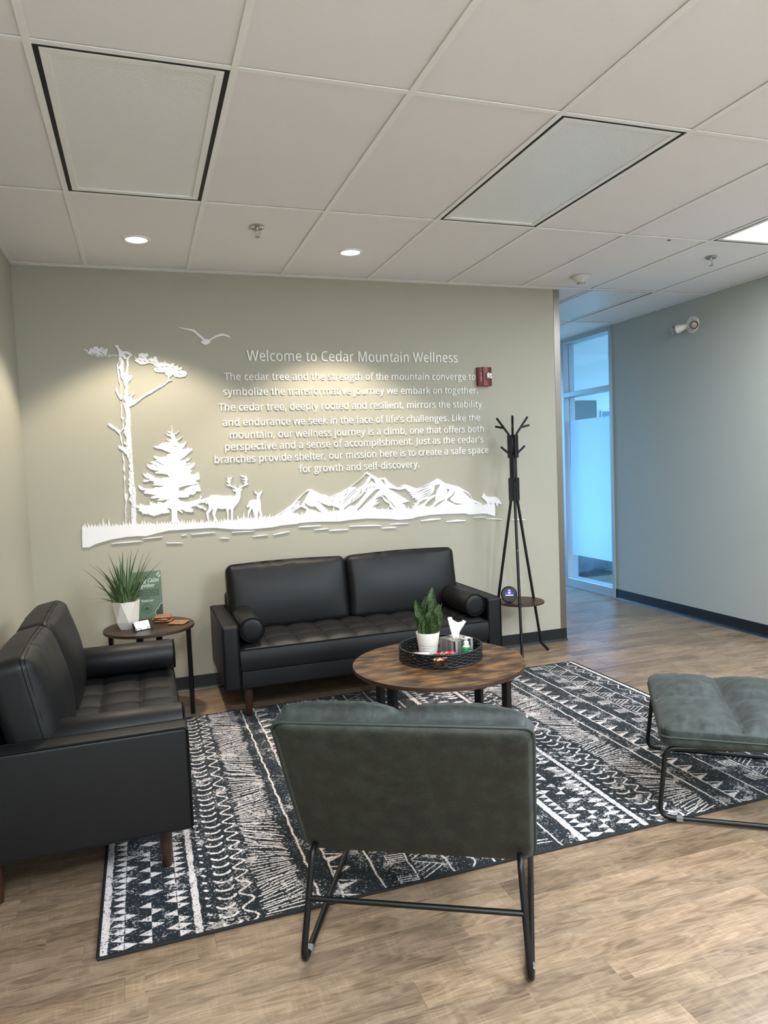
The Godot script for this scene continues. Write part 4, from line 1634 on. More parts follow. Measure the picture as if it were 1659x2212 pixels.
# ---------------------------------------------------------------- green chairs
func chairs():
	var spots := [[Vector3(1.563, 0, 3.059), Vector3(0.485, 0, -0.875)], [Vector3(3.597, 0.0005, 2.757), Vector3(-0.818, 0, -0.575)]]
	var labels := ["green upholstered armless chair seen from behind, nearest the camera", "green upholstered armless chair cut off at the right edge of the photo"]
	var first: Node3D
	for k in 2:
		var o: Node3D
		if k == 0:
			o = make_chair(labels[0])
			first = o
		else:
			o = first.duplicate()
			o.name = numbered("accent_chair")
			add_child(o)
			tag(o, labels[1], "chair", "green accent chairs")
		var f: Vector3 = spots[k][1]
		o.position = spots[k][0]
		o.rotation.y = atan2(f.x, f.z)
		if k == 0:   # the front of its runners lies on the rug
			o.rotation.x = -0.012
		if k == 1:   # its far runner stands on the rug
			o.rotation.z = -0.0105
			o.position.y = 0.0042

func make_chair(label: String) -> Node3D:
	var o = thing("accent_chair", label, "chair", Vector3.ZERO, 0.0, "green accent chairs")
	var r := 0.0098
	for s in [-1, 1]:
		var st := begin()
		# rear leg, runner, front leg, seat rail: one bent tube a side
		var c := [Vector3(s * 0.305, 0.325, 0.085), Vector3(s * 0.327, r + 0.003, 0.0), Vector3(s * 0.342, r + 0.003, 0.75), Vector3(s * 0.325, 0.288, 0.725)]
		sweep(st, bent(c, 0.045, 6, true), r, 10, true)
		mi("side_frame", st, M.black_metal, o)
		for z in [0.075, 0.675]:
			var gl := begin()
			box(gl, at(s * lerpf(0.327, 0.342, z / 0.75), r + 0.0022, z), Vector3(0.0215, 0.0222, 0.026), 0.003)
			mi("floor_glide", gl, M.glide, o)
	var cb := begin()
	sweep(cb, PackedVector3Array([Vector3(-0.313, 0.192, 0.048), Vector3(0.313, 0.192, 0.048)]), 0.0085, 10)
	mi("cross_bar", cb, M.black_metal, o)
	var cb2 := begin()
	sweep(cb2, PackedVector3Array([Vector3(-0.32, 0.291, 0.55), Vector3(0.32, 0.291, 0.55)]), 0.0085, 10)
	mi("seat_bar", cb2, M.black_metal, o)
	var n := noise(FastNoiseLite.TYPE_SIMPLEX_SMOOTH, 4.0, 3, 44)
	# seat: two by two puffs
	var st := begin()
	var hs := Vector3(0.35, 0.050, 0.300)
	rbox(st, at(0, 0.350, 0.447), hs * 2, 0.026, 4, [40, 2, 34], func(p: Vector3): return puff(p, hs, 1, n, 0.030))
	var seat = mi("seat", st, M.green, o)
	var pp := begin()
	sweep(pp, loop(0.350, 0.447, hs, -0.008), 0.0045, 7, true)
	mi("piping", pp, M.green_pipe, seat)
	var sm := begin()
	stitch(sm, Transform3D(Basis.IDENTITY, Vector3(0, 0.350, 0.447)), hs, n)
	mi("stitch_line", sm, M.green_dark, seat)
	# back: leans, flat behind, puffed in front
	var hb := Vector3(0.35, 0.045, 0.279)
	var bx_ := Basis.from_euler(Vector3(-PI / 2 + PI - 0.478, 0, 0))
	# local frame of the panel: x across, y towards the sitter, z down
	var up := Vector3(0, 0.888, -0.460)
	var front := Vector3(0, 0.460, 0.888)
	bx_ = Basis(Vector3.RIGHT, front, Vector3.RIGHT.cross(front))
	if bx_.z.dot(up) > 0:
		pass
	var bc := Vector3(0, 0.31, 0.129) + up * 0.249 + front * 0.045
	var xf := Transform3D(bx_, bc)
	var sb := begin()
	rbox(sb, xf, hb * 2, 0.026, 4, [40, 2, 34], func(p: Vector3): return puff(p, hb, 2, n, 0.032))
	var back = mi("backrest", sb, M.green, o)
	# the flat rear panel with its own piping
	var rp := begin()
	var ol := PackedVector2Array()
	for q in rounded(0.3475, 0.2765, 0.03, 0.05):
		ol.append(q)
	var rx := xf * Transform3D(Basis(Vector3.RIGHT, Vector3(0, 0, -1) if bx_.z.dot(up) < 0 else Vector3(0, 0, 1), Vector3.RIGHT.cross(Vector3(0, 0, -1) if bx_.z.dot(up) < 0 else Vector3(0, 0, 1))), Vector3.ZERO)
	panel(rp, rx, ol, bx_, hb)
	mi("rear_panel", rp, M.green_shaded, back)
	var p2 := begin()
	var pts := PackedVector3Array()
	for q in rounded(0.349, 0.278, 0.03, 0.05):
		var dip := 0.004 * sin(q.x * 30.0) if q.y > 0.25 else 0.0
		pts.append(xf * Vector3(q.x, -0.030 + dip, -q.y if bx_.z.dot(up) < 0 else q.y))
	sweep(p2, pts, 0.0048, 7, true)
	mi("piping", p2, M.green_pipe, back)
	return o

func rounded(hx: float, hy: float, r_top: float, r_low: float) -> PackedVector2Array:   # rounded rectangle, +y up
	var out := PackedVector2Array()
	for c in [[1, -1, r_low, -PI / 2], [1, 1, r_top, 0.0], [-1, 1, r_top, PI / 2], [-1, -1, r_low, PI]]:
		for k in 7:
			var a: float = c[3] + PI / 2 * k / 6.0
			out.append(Vector2(c[0] * (hx - c[2]) + cos(a) * c[2], c[1] * (hy - c[2]) + sin(a) * c[2]))
	return out

func panel(st: SurfaceTool, xf: Transform3D, ol: PackedVector2Array, _b: Basis, hb: Vector3):
	# a gently domed sheet: rings from the outline to the middle, just behind the cushion
	smooth(st)
	var n := ol.size()
	var rings := 9
	var fs := [1.0, 0.992, 0.978, 0.955, 0.92, 0.82, 0.62, 0.42, 0.2, 0.0]
	var p := func(i: int, j: int):
		var f: float = fs[j]
		var q := ol[i % n] * f
		var y := -hb.y - 0.009 * (1.0 - pow(f, 3.0)) - 0.001 + 0.022 * pow(f, 45.0)
		return xf.basis.orthonormalized() * Vector3(q.x, q.y, 0) + xf.origin + _b.y * y
	for i in n:
		for j in rings:
			var a: Vector3 = p.call(i, j)
			var b: Vector3 = p.call(i + 1, j)
			var c: Vector3 = p.call(i + 1, j + 1)
			var d: Vector3 = p.call(i, j + 1)
			if (b - a).cross(d - a).dot(-_b.y) > 0:
				quad(st, a, b, c, d)
			else:
				quad(st, a, d, c, b)

func loop(y: float, z: float, hs: Vector3, dy: float) -> PackedVector3Array:
	var out := PackedVector3Array()
	for q in rounded(hs.x - 0.001, hs.z - 0.001, 0.03, 0.03):
		out.append(Vector3(q.x, y + dy, z - q.y))
	return out

func puff(p: Vector3, h: Vector3, kind: int, n: FastNoiseLite, amp: float) -> Vector3:
	# stitched cross in the middle, pleats running into the stitching and the border
	var q := p
	var fx := clampf(absf(p.x) / h.x, 0.0, 1.0)
	var fz := clampf(absf(p.z) / h.z, 0.0, 1.0)
	# round the corners in plan
	var cx := absf(p.x) - (h.x - 0.045)
	var cz := absf(p.z) - (h.z - 0.045)
	if cx > 0 and cz > 0:
		var l := sqrt(cx * cx + cz * cz)
		var m := maxf(cx, cz)
		if l > 1e-6:
			q.x = signf(p.x) * ((h.x - 0.045) + cx * m / l)
			q.z = signf(p.z) * ((h.z - 0.045) + cz * m / l)
	if p.y <= 0:
		return q
	var lx := (1.0 - exp(-absf(p.x) / 0.035)) * (1.0 - pow(fx, 5.0))
	var lz := (1.0 - exp(-absf(p.z) / 0.035)) * (1.0 - pow(fz, 5.0))
	var t := lx * lz
	var ex := exp(-absf(p.x) / 0.05) + exp(-(h.x - absf(p.x)) / 0.05)
	var ez := exp(-absf(p.z) / 0.05) + exp(-(h.z - absf(p.z)) / 0.05)
	var pl := sin(p.z * 150.0 + 4.0 * n.get_noise_2d(p.x * 2.0, p.z)) * ex * 0.0036 + sin(p.x * 150.0 + 4.0 * n.get_noise_2d(p.z * 2.0, p.x)) * ez * 0.0036
	var w := smoothstep(0.0, h.y, p.y)
	q.y += w * (amp * t - 0.027 * (1.0 - t) * (1.0 - maxf(pow(fx, 8.0), pow(fz, 8.0)) * 0.4) + pl * 1.4 * clampf(t * 2.5, 0.0, 1.0) + 0.004 * n.get_noise_2d(p.x * 3.0, p.z * 3.0))
	if kind == 2 and p.z < -h.z * 0.6:   # the top swells into two humps above the rear edge
		q.z -= 0.034 * lx * smoothstep(-h.z * 0.6, -h.z, p.z) * smoothstep(0.0, h.y * 0.7, p.y)
	return q

func stitch(st: SurfaceTool, xf: Transform3D, hs: Vector3, n: FastNoiseLite):
	for ax in 2:
		var pts := PackedVector3Array()
		for k in 25:
			var f := lerpf(-0.97, 0.97, k / 24.0)
			var p := Vector3(f * hs.x, hs.y, 0) if ax == 0 else Vector3(0, hs.y, f * hs.z)
			pts.append(xf * (puff(p, hs, 1, n, 0.030) + Vector3(0, 0.0002, 0)))
		sweep(st, pts, 0.0016, 5)
# ---------------------------------------------------------------- things on the coffee table
const TY := 0.4565   # coffee table surface

func tray_things():
	var c := Vector3(2.325, TY, 1.525)
	var o = thing("wicker_tray", "round black woven tray holding the snake plant and tissues on the coffee table", "tray", c)
	var R := 0.213
	mi("tray_base", disc(R - 0.006, 0.0, 0.005, 60, 0.001), M.wicker, o)
	# handle gaps at two opposite sides; the near one opens towards the camera
	var gap := 0.17
	var ga := 1.97
	var weave := begin()
	var stakes := begin()
	var n := 44
	for row in 7:
		var y := 0.0085 + row * 0.0078
		for side in 2:
			var a0 := ga + side * PI + gap
			var a1 := ga + side * PI + PI - gap
			var pts := PackedVector3Array()
			for k in 161:
				var a := lerpf(a0, a1, k / 160.0)
				var w := R - 0.004 + 0.0032 * sin(a * n / 2.0 * 1.0 + PI * (row % 2))
				pts.append(Vector3(cos(a) * w, y + 0.0012 * sin(a * n + row), sin(a) * w))
			sweep(weave, pts, 0.0036, 5, false, 0.0050, Vector3.UP)
			if row == 0:
				for k in 23:
					var a := lerpf(a0, a1, k / 22.0)
					sweep(stakes, PackedVector3Array([Vector3(cos(a) * (R - 0.004), 0.002, sin(a) * (R - 0.004)), Vector3(cos(a) * (R - 0.004), 0.064, sin(a) * (R - 0.004))]), 0.0022, 5)
	var wv = mi("woven_side", weave, M.wicker, o)
	wv.set_meta("kind", "stuff")
	var sk = mi("stakes", stakes, M.wicker, o)
	sk.set_meta("kind", "stuff")
	for e in [[0.066, 0.0058], [0.004, 0.0052]]:
		var rim := begin()
		var pts := PackedVector3Array()
		for k in 72:
			pts.append(Vector3(cos(TAU * k / 72) * (R - 0.002), e[0], sin(TAU * k / 72) * (R - 0.002)))
		sweep(rim, pts, e[1], 8, true)
		mi("rim", rim, M.wicker, o)
	for side in 2:
		for e in [0.066, 0.004]:
			var h := begin()
			var a0 := ga + side * PI - gap * 0.95
			for k in 22:   # cord wound round the handle
				var a := a0 + gap * 1.9 * k / 21.0
				var pts := PackedVector3Array()
				for j in 8:
					var b := TAU * j / 8
					pts.append(Vector3(cos(a) * (R - 0.002 + cos(b) * 0.0066), e + sin(b) * 0.0066 + (0.0025 if e < 0.01 else 0.0), sin(a) * (R - 0.002 + cos(b) * 0.0066)))
				sweep(h, pts, 0.0016, 5, true)
			mi("handle_wrap", h, M.wicker, o)
	var fy := TY + 0.005
	# snake plant
	var p = thing("snake_plant", "variegated snake plant in a ribbed white pot on the black tray", "potted plant", Vector3(2.298, fy, 1.425))
	var st := begin()
	var prof := [Vector2(0.0, 0.0), Vector2(0.046, 0.0), Vector2(0.048, 0.002)]
	for k in 5:
		var y := 0.010 + k * 0.0085
		var r := lerpf(0.048, 0.062, y / 0.112)
		prof += [Vector2(r - 0.0022, y - 0.0028), Vector2(r, y), Vector2(r + 0.0008, y + 0.003)]
	prof += [Vector2(0.0545, 0.052), Vector2(0.0625, 0.110), Vector2(0.0615, 0.112), Vector2(0.0575, 0.112), Vector2(0.0555, 0.094), Vector2(0.0, 0.094)]
	lathe(st, prof, 44, Transform3D(), 50.0)
	var pot = mi("pot", st, M.ceramic, p)
	mi("soil", disc(0.0553, 0.090, 0.0955, 30, 0.001), M.soil, p)
	var lv := [[-0.008, 0.004, -0.062, 0.290, 0.0, 0.031, 0.2], [0.012, -0.006, 0.042, 0.345, -0.02, 0.034, -0.1], [-0.010, -0.014, 0.010, 0.300, -0.03, 0.028, 0.7], [0.020, 0.014, 0.055, 0.262, 0.03, 0.036, -0.5], [-0.018, 0.018, -0.030, 0.215, 0.03, 0.030, 0.4], [0.0, 0.022, 0.012, 0.240, 0.035, 0.038, 0.1], [0.026, 0.0, 0.090, 0.255, -0.01, 0.018, -1.2], [-0.024, 0.004, -0.078, 0.225, 0.01, 0.020, 1.0], [0.006, 0.010, 0.030, 0.285, 0.015, 0.032, -0.3]]
	for l in lv:
		var b := begin()
		lance(b, Vector3(l[0], 0.085, l[1]), Vector3(l[2], l[3], l[4]), l[5] * 1.2, l[6])
		mi("leaf", b, M.snake, p)
	# tissue box
	var t = thing("tissue_box", "grey wood-print tissue box with a white tissue pulled up, on the tray", "tissue box", Vector3(2.425, fy, 1.500), 0.28)
	var wood := mat(Color.WHITE, 0.55)
	var im := Image.create(128, 32, false, Image.FORMAT_RGB8)
	for x in 128:
		var b := x / 11
		var g := 0.40 + 0.20 * sin(b * 2.7) + (0.16 if (b * 7) % 3 == 0 else 0.0)
		for y in 32:
			var v := g + 0.06 * sin(x * 2.1 + y * 0.15)
			if x % 11 == 0:
				v = 0.15
			im.set_pixel(x, y, Color(v, v * 0.965, v * 0.94))
	wood.albedo_texture = ImageTexture.create_from_image(im)
	var s := begin()
	var w := 0.060
	var d := 0.064
	var h := 0.082
	var cs := [Vector3(-w, 0, d), Vector3(w, 0, d), Vector3(w, 0, -d), Vector3(-w, 0, -d)]
	for k in 4:
		var a: Vector3 = cs[k]
		var b: Vector3 = cs[(k + 1) % 4]
		uvquad(s, [a, b, b + Vector3.UP * h, a + Vector3.UP * h], [Vector2(k * 0.5, 1), Vector2(k * 0.5 + 0.5, 1), Vector2(k * 0.5 + 0.5, 0), Vector2(k * 0.5, 0)])
	uvquad(s, [cs[0] + Vector3.UP * h, cs[1] + Vector3.UP * h, cs[2] + Vector3.UP * h, cs[3] + Vector3.UP * h], [Vector2(0, 1), Vector2(0.5, 1), Vector2(0.5, 0), Vector2(0, 0)])
	uvquad(s, [cs[3], cs[2], cs[1], cs[0]], [Vector2(0, 1), Vector2(0.5, 1), Vector2(0.5, 0), Vector2(0, 0)])
	mi("carton", s, wood, t)
	var ov := begin()
	lathe(ov, [Vector2(0.0, 0.0002), Vector2(0.042, 0.0002), Vector2(0.042, 0.0008), Vector2(0.0, 0.001)], 28, Transform3D(Basis.from_scale(Vector3(1, 1, 0.75)), Vector3(0, h, 0)))
	mi("opening", ov, mat(Color(0.62, 0.60, 0.58), 0.5), t)
	var ti := begin()
	smooth(ti)
	var sheet := func(i: int, j: int):
		var u := i / 20.0
		var v := j / 14.0
		var wd := lerpf(0.022, 0.066, pow(v, 0.8))
		var x := (u - 0.5) * 2.0 * wd - 0.010 * v
		var z := 0.012 * sin(u * 11.0 + 0.6) * (1.0 - 0.3 * v) + 0.006 * sin(u * 23.0 + v * 3.0)
		var y := 0.080 + v * (0.118 - 0.045 * u + 0.010 * sin(u * 9.0))
		return Vector3(x + 0.012 * v * v, y, z + 0.010 * v)
	for i in 20:
		for j in 14:
			quad(ti, sheet.call(i, j), sheet.call(i + 1, j), sheet.call(i + 1, j + 1), sheet.call(i, j + 1))
	var tm := mat(Color(0.92, 0.90, 0.88), 0.9)
	tm.cull_mode = BaseMaterial3D.CULL_DISABLED
	tm.backlight_enabled = true
	tm.backlight = Color(0.5, 0.5, 0.5)
	mi("tissue", ti, tm, t)
	# sanitizer bottle
	var sb = thing("sanitizer_bottle", "small green hand sanitizer pump bottle in front of the tissue box", "bottle", Vector3(2.432, fy, 1.610), 0.30)
	var gel := mat(Color(0.20, 0.50, 0.33), 0.15)
	gel.subsurf_scatter_enabled = true
	gel.subsurf_scatter_strength = 0.25
	var bs := begin()
	rbox(bs, at(0, 0.031, 0), Vector3(0.046, 0.062, 0.030), 0.010, 4)
	mi("bottle_body", bs, gel, sb)
	var sh := begin()
	lathe(sh, [Vector2(0.019, 0.058), Vector2(0.017, 0.064), Vector2(0.011, 0.070), Vector2(0.011, 0.072), Vector2(0.0, 0.072)], 24, Transform3D(Basis.from_scale(Vector3(1.1, 1, 0.75)), Vector3.ZERO))
	mi("clear_shoulder", sh, mat(Color(0.66, 0.76, 0.70), 0.1), sb)
	var pm := begin()
	lathe(pm, [Vector2(0.0125, 0.068), Vector2(0.0125, 0.084), Vector2(0.010, 0.087), Vector2(0.0045, 0.087), Vector2(0.0045, 0.098), Vector2(0.0095, 0.099), Vector2(0.0095, 0.106), Vector2(0.006, 0.109), Vector2(0.0, 0.109)], 22)
	sweep(pm, PackedVector3Array([Vector3(0.002, 0.1045, 0.001), Vector3(0.014, 0.104, 0.003), Vector3(0.0215, 0.099, 0.005)]), 0.0042, 8)
	mi("pump", pm, M.white_plastic, sb)
	var lb := begin()
	box(lb, at(0.010, 0.030, 0.01535), Vector3(0.024, 0.034, 0.0006))
	var l = mi("label", lb, mat(Color(0.33, 0.42, 0.37), 0.4), sb)
	var lb2 := begin()
	box(lb2, at(0.0105, 0.0395, 0.0158), Vector3(0.023, 0.014, 0.0005))
	mi("label_band", lb2, mat(Color(0.035, 0.05, 0.10), 0.4), l)
	mi("lettering", text("Purell", 0.0095, 0.0004, true), M.paper, l, Transform3D(Basis.from_scale(Vector3(0.68, 1, 1)), Vector3(0.0008, 0.0330, 0.0163)))
	# a tin of sweets by the handle, a red packet and a folded napkin
	var tin = thing("sweet_tin", "small copper-coloured tin of wrapped sweets behind the tray handle", "tin", Vector3(2.248, fy, 1.655), -0.35)
	var tb := begin()
	var body := []
	lathe(tb, [Vector2(0.030, 0.0), Vector2(0.034, 0.002), Vector2(0.036, 0.026), Vector2(0.035, 0.027), Vector2(0.033, 0.026), Vector2(0.032, 0.018), Vector2(0.0, 0.018)], 28, Transform3D(Basis.from_scale(Vector3(1.15, 1, 0.75)), Vector3.ZERO))
	mi("tin_body", tb, mat(Color(0.55, 0.34, 0.20), 0.3, 0.8), tin)
	var cols := [Color(0.75, 0.70, 0.35), Color(0.85, 0.82, 0.78), Color(0.70, 0.15, 0.15), Color(0.30, 0.50, 0.25), Color(0.82, 0.78, 0.70)]
	for k in 7:
		var sw := begin()
		rbox(sw, at(-0.022 + 0.0075 * k, 0.0245 + 0.002 * (k % 2), 0.008 * sin(k * 2.1), k * 0.9, 0.3 * sin(k)), Vector3(0.017, 0.006, 0.011), 0.0025, 2)
		mi("sweet", sw, mat(cols[k % 5], 0.4), tin)
	var pk := begin()
	var pn := noise(FastNoiseLite.TYPE_SIMPLEX_SMOOTH, 40.0, 2, 3)
	rbox(pk, at(0, 0.014, 0), Vector3(0.105, 0.026, 0.060), 0.010, 3, 9, func(q: Vector3): return q + Vector3(0, 0.006 * pn.get_noise_2d(q.x, q.z) * signf(q.y), 0.004 * pn.get_noise_2d(q.x, q.y)) + Vector3(0, q.y * 0.5 * (1.0 - pow(absf(q.x) / 0.053, 2.0)), 0))
	var ram := mat(Color.WHITE, 0.3)
	ram.albedo_texture = ntex(noise(FastNoiseLite.TYPE_CELLULAR, 0.03, 1, 12), 128, 128, [[0.0, 0.35, 0.55, 0.75], [Color(0.62, 0.05, 0.07), Color(0.70, 0.08, 0.09), Color(0.80, 0.76, 0.74), Color(0.25, 0.10, 0.12)]])
	ram.texture_filter = BaseMaterial3D.TEXTURE_FILTER_LINEAR
	tri_map(ram, Vector3.ONE * 9.0)
	tag(mi("snack_packet", pk, ram, null, at(2.325, fy + 0.0035, 1.595, -0.25)), "crinkled red and white packet in the tray in front of the plant", "packet")
	var na := begin()
	rbox(na, at(0, 0.0155, 0), Vector3(0.10, 0.030, 0.045), 0.006, 2)
	tag(mi("napkin_stack", na, M.paper, null, at(2.208, fy, 1.525, -0.45)), "stack of folded white napkins at the left side of the tray", "napkins")

func lance(st: SurfaceTool, a: Vector3, tip: Vector3, half: float, turn: float):   # a stiff pointed leaf with a channel down its middle
	smooth(st)
	var n := 14
	var mid := a.lerp(tip, 0.45) - Vector3(tip.x - a.x, 0, tip.z - a.z) * 0.25
	var f := func(k: int, s: float):
		var t := float(k) / n
		var p := a.lerp(mid, t).lerp(mid.lerp(tip, t), t)
		var w := half * (0.55 + 0.45 * sin(PI * minf(t * 1.25, 0.5))) * pow(1.0 - pow(t, 3.2), 0.8)
		var an := turn + 0.5 * t
		var side := Vector3(cos(an), 0, sin(an))
		var nrm := Vector3(-side.z, 0, side.x)
		return p + side * w * s + nrm * (w * 0.45 * s * s + 0.0015 * sin(t * 22.0) * s)
	for k in n:
		for j in 6:
			var s0 := -1.0 + j / 3.0
			var s1 := -1.0 + (j + 1) / 3.0
			uvquad(st, [f.call(k, s0), f.call(k, s1), f.call(k + 1, s1), f.call(k + 1, s0)], [Vector2(s0 * 0.5 + 0.5, k / 14.0), Vector2(s1 * 0.5 + 0.5, k / 14.0), Vector2(s1 * 0.5 + 0.5, (k + 1) / 14.0), Vector2(s0 * 0.5 + 0.5, (k + 1) / 14.0)])

# ---------------------------------------------------------------- things on the side table
const SY := 0.551

func side_table_things():
	rng.seed = 23
	var o = thing("grass_plant", "long-bladed grass plant in a white faceted pot on the side table", "potted plant", Vector3(0.788, SY, 0.405))
	# faceted pot: two six-sided rings turned against each other
	var st := begin()
	var low := []
	var high := []
	for k in 6:
		var a := TAU * k / 6 + 0.35
		var b := a + TAU / 12
		low.append(Vector3(cos(a) * 0.046, 0.0, sin(a) * 0.046))
		high.append(Vector3(cos(b) * 0.080, 0.165, sin(b) * 0.080))
	var belt := []
	for k in 6:
		var a := TAU * k / 6 + 0.35
		belt.append(Vector3(cos(a) * 0.071, 0.045, sin(a) * 0.071))
	for k in 6:
		var k2 := (k + 1) % 6
		tri(st, low[k], belt[k], low[k2])
		tri(st, low[k2], belt[k], belt[k2])
		tri(st, belt[k], high[k], belt[k2])
		tri(st, high[k], high[k2], belt[k2])
		var inn := Vector3(0.93, 1, 0.93)
		tri(st, high[k], high[k] * inn, high[k2])
		tri(st, high[k2], high[k] * inn, high[k2] * inn)
		var dn := Vector3(0, -0.03, 0)
		tri(st, high[k] * inn, high[k] * inn + dn, high[k2] * inn)
		tri(st, high[k2] * inn, high[k] * inn + dn, high[k2] * inn + dn)
		tri(st, low[k], low[k2], Vector3.ZERO)
	mi("pot", st, M.ceramic, o)
	mi("soil", disc(0.062, 0.125, 0.135, 20, 0.001), M.soil, o)
	# blades: the outline's tips, then a filling of others
	var tips := [Vector2(-0.229, 0.386), Vector2(-0.192, 0.410), Vector2(-0.150, 0.397), Vector2(-0.082, 0.457), Vector2(-0.085, 0.386), Vector2(0.003, 0.469), Vector2(-0.018, 0.409), Vector2(0.053, 0.475), Vector2(0.093, 0.478), Vector2(0.122, 0.449), Vector2(0.164, 0.452), Vector2(0.167, 0.418), Vector2(0.230, 0.399), Vector2(-0.224, 0.229), Vector2(-0.232, 0.187), Vector2(-0.208, 0.153), Vector2(-0.187, 0.281), Vector2(-0.192, 0.258), Vector2(0.138, 0.404), Vector2(0.032, 0.449), Vector2(-0.026, 0.449)]
	for k in 84:
		var tip: Vector3
		if k < tips.size():
			tip = Vector3(tips[k].x, tips[k].y, rng.randf_range(-0.05, 0.06))
		else:
			var a := rng.randf() * TAU
			var rr := pow(rng.randf(), 0.7) * 0.17
			tip = Vector3(cos(a) * rr - 0.01, rng.randf_range(0.24, 0.43) - rr * 0.4, sin(a) * rr * 0.9)
		var a0 := Vector3(tip.x * 0.13 + rng.randf_range(-0.025, 0.025), 0.132, tip.z * 0.13 + rng.randf_range(-0.03, 0.03))
		var b := begin()
		grass_blade(b, a0, tip, rng.randf_range(0.0060, 0.0115))
		mi("blade", b, M.leaf_green, o)
	# leaning board with printing
	var sg_ = thing("notice_board", "upright green notice board with white script behind the potted grass", "notice board", Vector3(0.905, SY + 0.0005, 0.188), 0.02)
	var lean := Transform3D(Basis.from_euler(Vector3(-0.07, 0, 0)), Vector3.ZERO)
	var bd := begin()
	box(bd, lean * at(0, 0.150, 0), Vector3(0.190, 0.298, 0.004), 0.0006)
	mi("board", bd, mat(Color(0.30, 0.385, 0.305), 0.4), sg_)
	var dk := begin()
	var pp := PackedVector2Array([Vector2(0.055, 0.003), Vector2(0.048, 0.022), Vector2(0.050, 0.045), Vector2(0.068, 0.060), Vector2(0.078, 0.085), Vector2(0.094, 0.090), Vector2(0.094, 0.003)])
	extrude(dk, pp, 0.0021, 0.0025, lean)
	mi("printed_blob", dk, mat(Color(0.115, 0.165, 0.125), 0.4), sg_)
	var sw := begin()
	var pts := PackedVector3Array()
	for q in [Vector2(0.094, 0.094), Vector2(0.080, 0.088), Vector2(0.070, 0.066), Vector2(0.054, 0.052), Vector2(0.048, 0.036), Vector2(0.054, 0.018), Vector2(0.066, 0.010)]:
		pts.append(lean * Vector3(q.x, q.y, 0.0026))
	sweep(sw, bent(Array(pts), 0.02, 4), 0.0011, 5)
	mi("printed_line", sw, M.chalk, sg_)
	var slant := Transform3D(Basis(Vector3(1, 0, 0), Vector3(0.28, 1, 0), Vector3(0, 0, 1)), Vector3.ZERO)
	for l in [["Being Calm", 0.033, -0.076, 0.222, true, 0.86, M.chalk], ["Together", 0.030, -0.062, 0.192, true, 0.86, M.chalk], ["For those who may be grieving", 0.0125, -0.082, 0.172, false, 0.86, M.ink], ["or simply needing stillness, we", 0.0125, -0.082, 0.157, false, 0.86, M.ink], ["offer gentle words and mindful", 0.0125, -0.082, 0.142, false, 0.86, M.ink], ["presence.", 0.0125, -0.030, 0.127, false, 0.86, M.ink], ["Thank you!", 0.0155, -0.036, 0.106, true, 0.9, M.chalk]]:
		var xf := lean * Transform3D(Basis.IDENTITY, Vector3(l[2], l[3], 0.0025))
		if l[4]:
			xf = xf * slant
		mi("lettering", text(l[0], l[1], 0.0004, l[1] < 0.013, l[4]), l[6], sg_, xf * Transform3D(Basis.from_scale(Vector3(l[5], 1, 1)), Vector3.ZERO))
	# round emblem: a ring of tiny letters round two peaks and a doorway
	var em := begin()
	var ec := Vector2(0.0, 0.066)
	for rr in [0.030, 0.0215]:
		var c := PackedVector3Array()
		for k in 32:
			c.append(lean * Vector3(ec.x + cos(TAU * k / 32) * rr, ec.y + sin(TAU * k / 32) * rr, 0.0024))
		sweep(em, c, 0.0005, 4, true)
	for k in 3:
		var mp: PackedVector2Array = [PackedVector2Array([Vector2(-0.016, -0.010), Vector2(-0.004, 0.012), Vector2(0.000, 0.006), Vector2(-0.008, -0.010)]), PackedVector2Array([Vector2(0.001, 0.004), Vector2(0.004, 0.012), Vector2(0.016, -0.010), Vector2(0.009, -0.010)]), PackedVector2Array([Vector2(-0.003, -0.014), Vector2(-0.002, 0.000), Vector2(0.002, 0.000), Vector2(0.003, -0.014)])][k]
		var mq := PackedVector2Array()
		for v in mp:
			mq.append(v + ec)
		extrude(em, mq, 0.0021, 0.0025, lean)
	mi("emblem", em, M.ink, sg_)
	var ringw := "CEDAR MOUNTAIN WELLNESS "
	for k in ringw.length():
		if ringw[k] == " ":
			continue
		var a := PI * 1.15 - TAU * k / ringw.length()
		mi("emblem_letter", text(ringw[k], 0.0078, 0.0004, true), M.ink, sg_, lean * Transform3D(Basis.from_euler(Vector3(0, 0, a - PI / 2)), Vector3(ec.x + cos(a) * 0.0235, ec.y + sin(a) * 0.0235, 0.0024)))
	var sprig := begin()
	for s in [[Vector2(-0.088, 0.010), Vector2(-0.062, 0.052)], [Vector2(-0.086, 0.003), Vector2(-0.062, 0.026)], [Vector2(0.088, 0.294), Vector2(0.068, 0.270)], [Vector2(0.092, 0.276), Vector2(0.080, 0.258)]]:
		var a: Vector2 = s[0]
		var b: Vector2 = s[1]
		sweep(sprig, PackedVector3Array([lean * Vector3(a.x, a.y, 0.0024), lean * Vector3(b.x, b.y, 0.0024)]), 0.0007, 4)
		for k in 5:
			var p := a.lerp(b, 0.2 + 0.18 * k)
			for q in [-1, 1]:
				var t := p + Vector2(-(b - a).y * q, (b - a).x * q) * 0.22 + (b - a) * 0.12
				extrude(sprig, PackedVector2Array([p, (p + t) / 2 + Vector2(0.0016, 0.0006), t, (p + t) / 2 - Vector2(0.0016, 0.0006)]), 0.0021, 0.0024, lean)
	mi("printed_sprig", sprig, M.chalk, sg_)
	# card holder
	var ch = thing("card_holder", "small black wire card holder with white business cards at the front of the side table", "card holder", Vector3(0.872, SY, 0.500), 0.42)
	var wf := begin()
	box(wf, at(0, 0.0012, 0.004), Vector3(0.098, 0.0024, 0.050), 0.0004)
	box(wf, Transform3D(Basis.from_euler(Vector3(-0.55, 0, 0)), Vector3(0, 0.022, -0.016)), Vector3(0.094, 0.044, 0.002), 0.0004)
